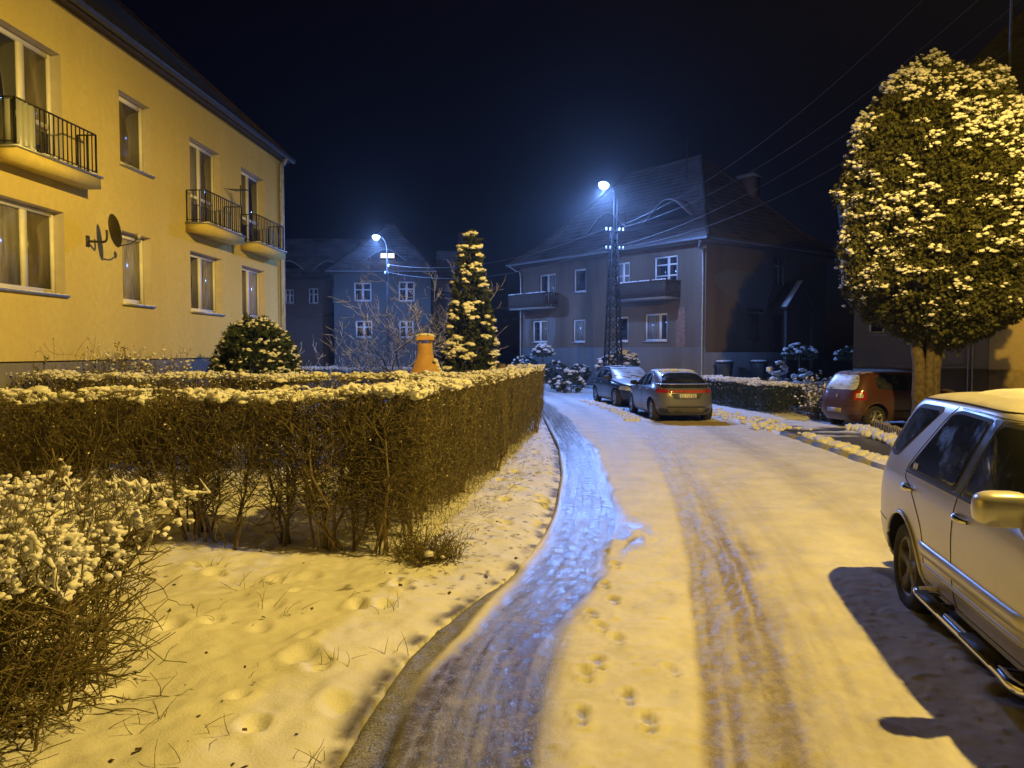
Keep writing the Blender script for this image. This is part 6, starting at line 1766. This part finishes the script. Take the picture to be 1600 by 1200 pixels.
cv.panel('bumper_slot', [(-.56, .43), (.56, .43), (.54, .455), (-.54, .455)], SEAM, cvr, 'rear', .006, .008)
cv.panel('bumper_lip', [(-.50, .30), (.50, .30), (.52, .40), (-.52, .40)], GREYP, cvr, 'rear', .018, .03)
cv.panel('windscreen', [(-.66, 1.03), (.66, 1.03), (.56, 1.38), (-.56, 1.38)], G_CAR, cvr, 'front', .006, .05)
cv.wheels(cvr, RIMG, 7)
n = 260; x = rng.uniform(.35, 1.25, n); y = rng.uniform(-.48, .48, n); keep = fbm(x * 5, y * 5, 201) > .42
MB().blobs(np.c_[x, y, np.interp(np.abs(y), [0, .3, .5], [1.455, 1.447, 1.43]) - .04 * ((x - .8) / .55) ** 2][keep], np.c_[rng.uniform(.04, .09, n), rng.uniform(.04, .09, n), rng.uniform(.006, .018, n)][keep], 1).build('roof_snow', SNOWS, cvr, smooth=True)

# ---- dark hatchback facing the camera
DARKP = paint('dark_blue_paint', (.018, .022, .035), .35, frost=.6, rough=.22, dirt=.3)
dk = Car([(.20, -.56, 3.22, .77), (.32, -.66, 3.34, .84), (.50, -.70, 3.38, .872), (.68, -.70, 3.34, .88), (.80, -.69, 3.22, .876), (.88, -.68, 2.95, .865), (.95, -.66, 2.45, .845), (1.0, -.64, 2.15, .82), (1.10, -.58, 1.95, .775),
          (1.22, -.46, 1.68, .71), (1.32, -.30, 1.42, .65), (1.39, -.10, 1.15, .58), (1.42, .10, .9, .46), (1.43, .3, .75, .05)], 2.55, 1.1, 6, 3.4, .315, .205)
dkr = thing('parked_car', 'dark hatchback with a frosted windscreen facing the camera', 'car', (4.07, 30.0, 0), math.atan2(-.987, .16))
dk.body(DARKP, dkr, 72, 110)
FR = frosted('frosted_glass', (.34, .36, .38), 2.2)
for side, wh in ((-1, 'right'), (1, 'left')):
    dk.panel('rear_door_window', [(.05, .985), (.78, .975), (.80, 1.29), (.45, 1.30), (.25, 1.22)], G_CAR, dkr, wh, .006, .05)
    dk.panel('front_door_window', [(.85, .975), (1.95, .975), (1.35, 1.26), (.88, 1.30)], G_CAR, dkr, wh, .006, .05)
    dk.seam('window_rail', [(.02, 1.0), (.22, 1.25), (.5, 1.325), (1.0, 1.325), (1.4, 1.28)], ZINC, dkr, side, .010)
    dk.seam('panel_gap', [(.82, .28), (.82, .97)], SEAM, dkr, side); dk.seam('panel_gap', [(1.95, .28), (1.97, .96)], SEAM, dkr, side)
    dk.handle(.12, .86, DARKP, dkr, side, .17); dk.handle(1.0, .85, DARKP, dkr, side, .17)
    dk.mirror(1.72, 1.02, TRIM, dkr, side, (.07, .12, .075), .13)
    dk.flare('arch_lip', DARKP, dkr, .012, side)
    dk.panel('headlight', [(side * .42, .60), (side * .78, .63), (side * .72, .77), (side * .50, .755)], CLEAR, dkr, 'front', .008, .05)
    dk.panel('fog_lamp', [(side * .55, .34), (side * .74, .36), (side * .72, .45), (side * .56, .44)], TRIM, dkr, 'front', .006, .03)
    dk.panel('tail_light', [(side * .80, .72), (side * .55, .72), (side * .56, .88), (side * .78, .90)], REDL, dkr, 'rear', .008, .03)
dk.panel('windscreen', [(-.72, 1.0), (.72, 1.0), (.58, 1.355), (-.58, 1.355)], FR, dkr, 'front', .006, .06)
dk.panel('grille', [(-.30, .42), (.30, .42), (.34, .72), (-.34, .72)], TRIM, dkr, 'front', .008, .05)
dk.panel('rear_window', [(-.60, 1.0), (.60, 1.0), (.52, 1.33), (-.52, 1.33)], G_CAR, dkr, 'rear', .006, .06)
for sg in (-.1, .42): MB().bar((float(dk.xfront(sg, 1.0)) + .02, sg, 1.01), (float(dk.xfront(sg - .45, 1.12)) + .02, sg - .45, 1.12), .018).build('wiper', BLACKM, dkr)
dk.wheels(dkr, RIMG, 6)
n = 300; x = rng.uniform(.0, 1.05, n); y = rng.uniform(-.5, .5, n); keep = fbm(x * 5, y * 5, 211) > .40
MB().blobs(np.c_[x, y, np.interp(np.abs(y), [0, .3, .5], [1.425, 1.417, 1.40]) - .04 * ((x - .5) / .55) ** 2][keep], np.c_[rng.uniform(.04, .09, n), rng.uniform(.04, .09, n), rng.uniform(.005, .014, n)][keep], 1).build('roof_snow', SNOWS, dkr, smooth=True)

# ---- small red car on the driveway
REDP = paint('orange_red_paint', (.085, .031, .018), .3, frost=.6, rough=.3, dirt=.35)
tw = Car([(.20, -.46, 2.86, .74), (.32, -.54, 2.98, .80), (.50, -.58, 3.02, .825), (.70, -.57, 3.0, .828), (.85, -.54, 2.9, .822), (.95, -.51, 2.68, .808), (1.02, -.48, 2.40, .785), (1.12, -.43, 2.18, .75),
          (1.25, -.35, 1.88, .70), (1.36, -.26, 1.60, .655), (1.43, -.16, 1.36, .60), (1.46, .0, 1.1, .50), (1.475, .3, .8, .05)], 2.37, 1.0, 5.5, 3.6, .295, .19)
twr = thing('parked_car', 'small orange red hatchback with a frosted rear window behind the thuja', 'car', (8.92, 19.95, .02), math.atan2(.26, .966))
tw.body(REDP, twr, 72, 110)
FR2 = frosted('frosted_rear_glass', (.38, .42, .46), 3.0)
for side, wh in ((-1, 'right'), (1, 'left')):
    tw.panel('rear_side_window', [(.05, 1.02), (.95, .96), (1.0, 1.35), (.30, 1.375), (.02, 1.28)], G_CAR, twr, wh, .006, .09)
    tw.panel('door_window', [(1.04, .955), (2.1, .955), (1.55, 1.30), (1.06, 1.355)], G_CAR, twr, wh, .006, .05)
    tw.seam('panel_gap', [(.98, .3), (.97, .7), (1.0, .95)], SEAM, twr, side); tw.seam('panel_gap', [(2.1, .3), (2.12, .9)], SEAM, twr, side)
    tw.flare('arch_lip', REDP, twr, .014, side)
    tw.mirror(1.85, 1.02, REDP, twr, side, (.07, .11, .075), .12)
    tw.strip('side_moulding', .45, 1.9, .42, .48, .014, TRIM, twr, side)
    tw.panel('tail_light', [(side * .78, .74), (side * .60, .74), (side * .55, .93), (side * .66, 1.0), (side * .74, .95)], REDL, twr, 'rear', .010, .05)
    tw.panel('lamp_glass', [(side * .75, .80), (side * .64, .80), (side * .62, .91), (side * .72, .92)], CLEAR, twr, 'rear', .016, .03)
    tw.panel('headlight', [(side * .4, .64), (side * .72, .66), (side * .68, .82), (side * .45, .8)], CLEAR, twr, 'front', .008, .05)
    y = side * (float(tw.y(1.13, .80)) + .002)
    MB().lathe([(.001, .004), (.045, .003), (.05, .010), (.045, .016), (.03, .018), (.001, .012)], 18, M=Matrix.Translation((1.13, y, .80)) @ Matrix.Rotation(R(90) * -side, 4, 'X')).build('door_handle', TRIM, twr, smooth=True)
tw.panel('rear_window', [(-.60, .99), (.60, .99), (.55, 1.22), (.44, 1.37), (-.44, 1.37), (-.55, 1.22)], FR2, twr, 'rear', .008, .10)
tw.panel('rear_bumper', [(-.78, .36), (.78, .36), (.79, .56), (-.79, .56)], REDP, twr, 'rear', .035, .04)
tw.panel('windscreen', [(-.66, 1.0), (.66, 1.0), (.56, 1.38), (-.56, 1.38)], G_CAR, twr, 'front', .006, .05)
MB().blobs([(float(tw.xrear(0, .83)) - .01, 0, .84)], np.array([[.012, .04, .05]]), 2, jit=0).build('badge', CHROME, twr, smooth=True)
plate(twr, float(tw.xrear(0, .62)) - .012, .63, '') if False else None
MB().box((float(tw.xrear(0, .46)) - .05, -.26, .41), (float(tw.xrear(0, .46)) - .02, .26, .52)).build('number_plate', simple('dirty_plate', (.30, .27, .25), .6, var=.4), twr)
tw.wheels(twr, RIMG, 5)
n = 260; x = rng.uniform(-.1, 1.3, n); y = rng.uniform(-.52, .52, n); keep = fbm(x * 5, y * 5, 221) > .35
MB().blobs(np.c_[x, y, np.interp(np.abs(y), [0, .3, .5], [1.468, 1.46, 1.44]) - .04 * ((x - .6) / .7) ** 2][keep], np.c_[rng.uniform(.05, .1, n), rng.uniform(.05, .1, n), rng.uniform(.006, .016, n)][keep], 1).build('roof_snow', SNOWS, twr, smooth=True)

# ================================================================== LIGHT, SKY, CAMERA
def street_light(name, loc, col, power, prof, size, aim=None, back=.3):
    """luminaire with a batwing distribution: prof = [(cos below the horizon.., factor)]"""
    l = bpy.data.lights.new(name, 'POINT'); l.energy = power; l.color = col; l.shadow_soft_size = size
    l.use_nodes = True; t = l.node_tree; e = t.nodes['Emission']
    tc = N(t, 'ShaderNodeTexCoord'); sx_ = N(t, 'ShaderNodeSeparateXYZ'); t.links.new(tc.outputs['Normal'], sx_.inputs[0])
    # z of the outgoing direction: -1 straight down, 0 level
    r_ = N(t, 'ShaderNodeMapRange'); r_.inputs['From Min'].default_value = -1; r_.inputs['From Max'].default_value = .2
    t.links.new(sx_.outputs[2], r_.inputs['Value'])
    cr = N(t, 'ShaderNodeValToRGB'); el = cr.color_ramp.elements
    mx = max(p[1] for p in prof)
    pts = [((z + 1) / 1.2, f / mx) for z, f in prof]
    el[0].position, el[0].color = pts[0][0], (*[pts[0][1]] * 3, 1); el[1].position, el[1].color = pts[-1][0], (*[pts[-1][1]] * 3, 1)
    for p, f in pts[1:-1]:
        q = el.new(p); q.color = (f, f, f, 1)
    t.links.new(r_.outputs[0], cr.inputs[0])
    m = N(t, 'ShaderNodeMath', operation='MULTIPLY'); m.inputs[1].default_value = mx; t.links.new(cr.outputs[0], m.inputs[0])
    out = m.outputs[0]
    if aim:      # the luminaire throws its light towards the road and screens the house side
        dp = N(t, 'ShaderNodeVectorMath', operation='DOT_PRODUCT'); t.links.new(tc.outputs['Normal'], dp.inputs[0]); dp.inputs[1].default_value = (*aim, 0)
        mr = N(t, 'ShaderNodeMapRange', interpolation_type='SMOOTHSTEP'); mr.inputs['From Min'].default_value = -.35; mr.inputs['From Max'].default_value = .5
        mr.inputs['To Min'].default_value = back; mr.inputs['To Max'].default_value = 1.0; t.links.new(dp.outputs['Value'], mr.inputs['Value'])
        m2 = N(t, 'ShaderNodeMath', operation='MULTIPLY'); t.links.new(out, m2.inputs[0]); t.links.new(mr.outputs[0], m2.inputs[1]); out = m2.outputs[0]
    t.links.new(out, e.inputs['Strength'])
    o = bpy.data.objects.new(name, l); COL.objects.link(o); o.location = loc
    return o
BAT = [(-1, .75), (-.85, .85), (-.6, 1.3), (-.4, 2.0), (-.25, 2.4), (-.16, 1.8), (-.10, 1.1), (-.06, .7), (-.02, .28), (.03, .2), (.10, .05), (.2, .03)]
street_light('sodium_light', (SX, SY, SZ), (1.0, .66, .13), 6000, BAT, .10)
BAT2 = [(-1, 1.2), (-.85, 1.3), (-.6, 1.6), (-.42, 1.8), (-.33, 1.7), (-.26, 1.1), (-.18, .5), (-.10, .2), (-.06, .15), (-.02, .22), (.03, .35), (.10, .8), (.2, .7)]
mw = Matrix.Translation((MX, MY, 0)) @ Matrix.Rotation(R(12), 4, 'Z')
pl = mw @ Vector((-.68, -.68, 8.72))
street_light('led_light', pl, (.19, .37, 1.0), 4600, BAT2, .22, (-.2, -.98), .4)
street_light('led_light', (PX - .55, PY - .5, 8.15), (.19, .37, 1.0), 3300, BAT2, .14, (.2, -.98), .75)

for r_ in (crvr, cvr, dkr, twr): r_['group'] = 'cars parked along the street'
w = bpy.data.worlds.new('World'); scene.world = w; w.use_nodes = True
t = w.node_tree; bg = t.nodes['Background']
sky = N(t, 'ShaderNodeTexSky', sky_type='NISHITA'); sky.sun_disc = False
sky.sun_elevation = R(-4); sky.sun_rotation = R(-4); sky.ozone_density = 4
t.links.new(sky.outputs[0], bg.inputs['Color']); bg.inputs['Strength'].default_value = .06

cam = bpy.data.cameras.new('camera'); co = bpy.data.objects.new('camera', cam); COL.objects.link(co)
cam.sensor_width = 36; cam.lens = 27.0; cam.clip_end = 2000; cam.clip_start = .05
co.location = (0, 0, H); co.rotation_euler = (R(90) - PITCH, 0, 0)
scene.camera = co
mh, th_, bh_ = nt_new('lamp_glow_haze'); th_.nodes.remove(bh_)  # thin scattering volume added to make the glow round the lamps
pv = N(th_, 'ShaderNodeVolumePrincipled'); pv.inputs['Density'].default_value = .0011; pv.inputs['Anisotropy'].default_value = .85; pv.inputs['Color'].default_value = (.9, .92, .95, 1)
th_.links.new(pv.outputs[0], th_.nodes['Material Output'].inputs['Volume'])
tag(MB().box((-75, -28, -1.2), (75, 110, 24)).build('glow_haze', mh), kind='stuff')
scene.cycles.volume_bounces = 0
scene.view_settings.view_transform = 'Standard'; scene.view_settings.look = 'None'
scene.view_settings.exposure = 0; scene.view_settings.gamma = 1
scene.cycles.use_denoising = True
scene.cycles.max_bounces = 6; scene.cycles.diffuse_bounces = 3
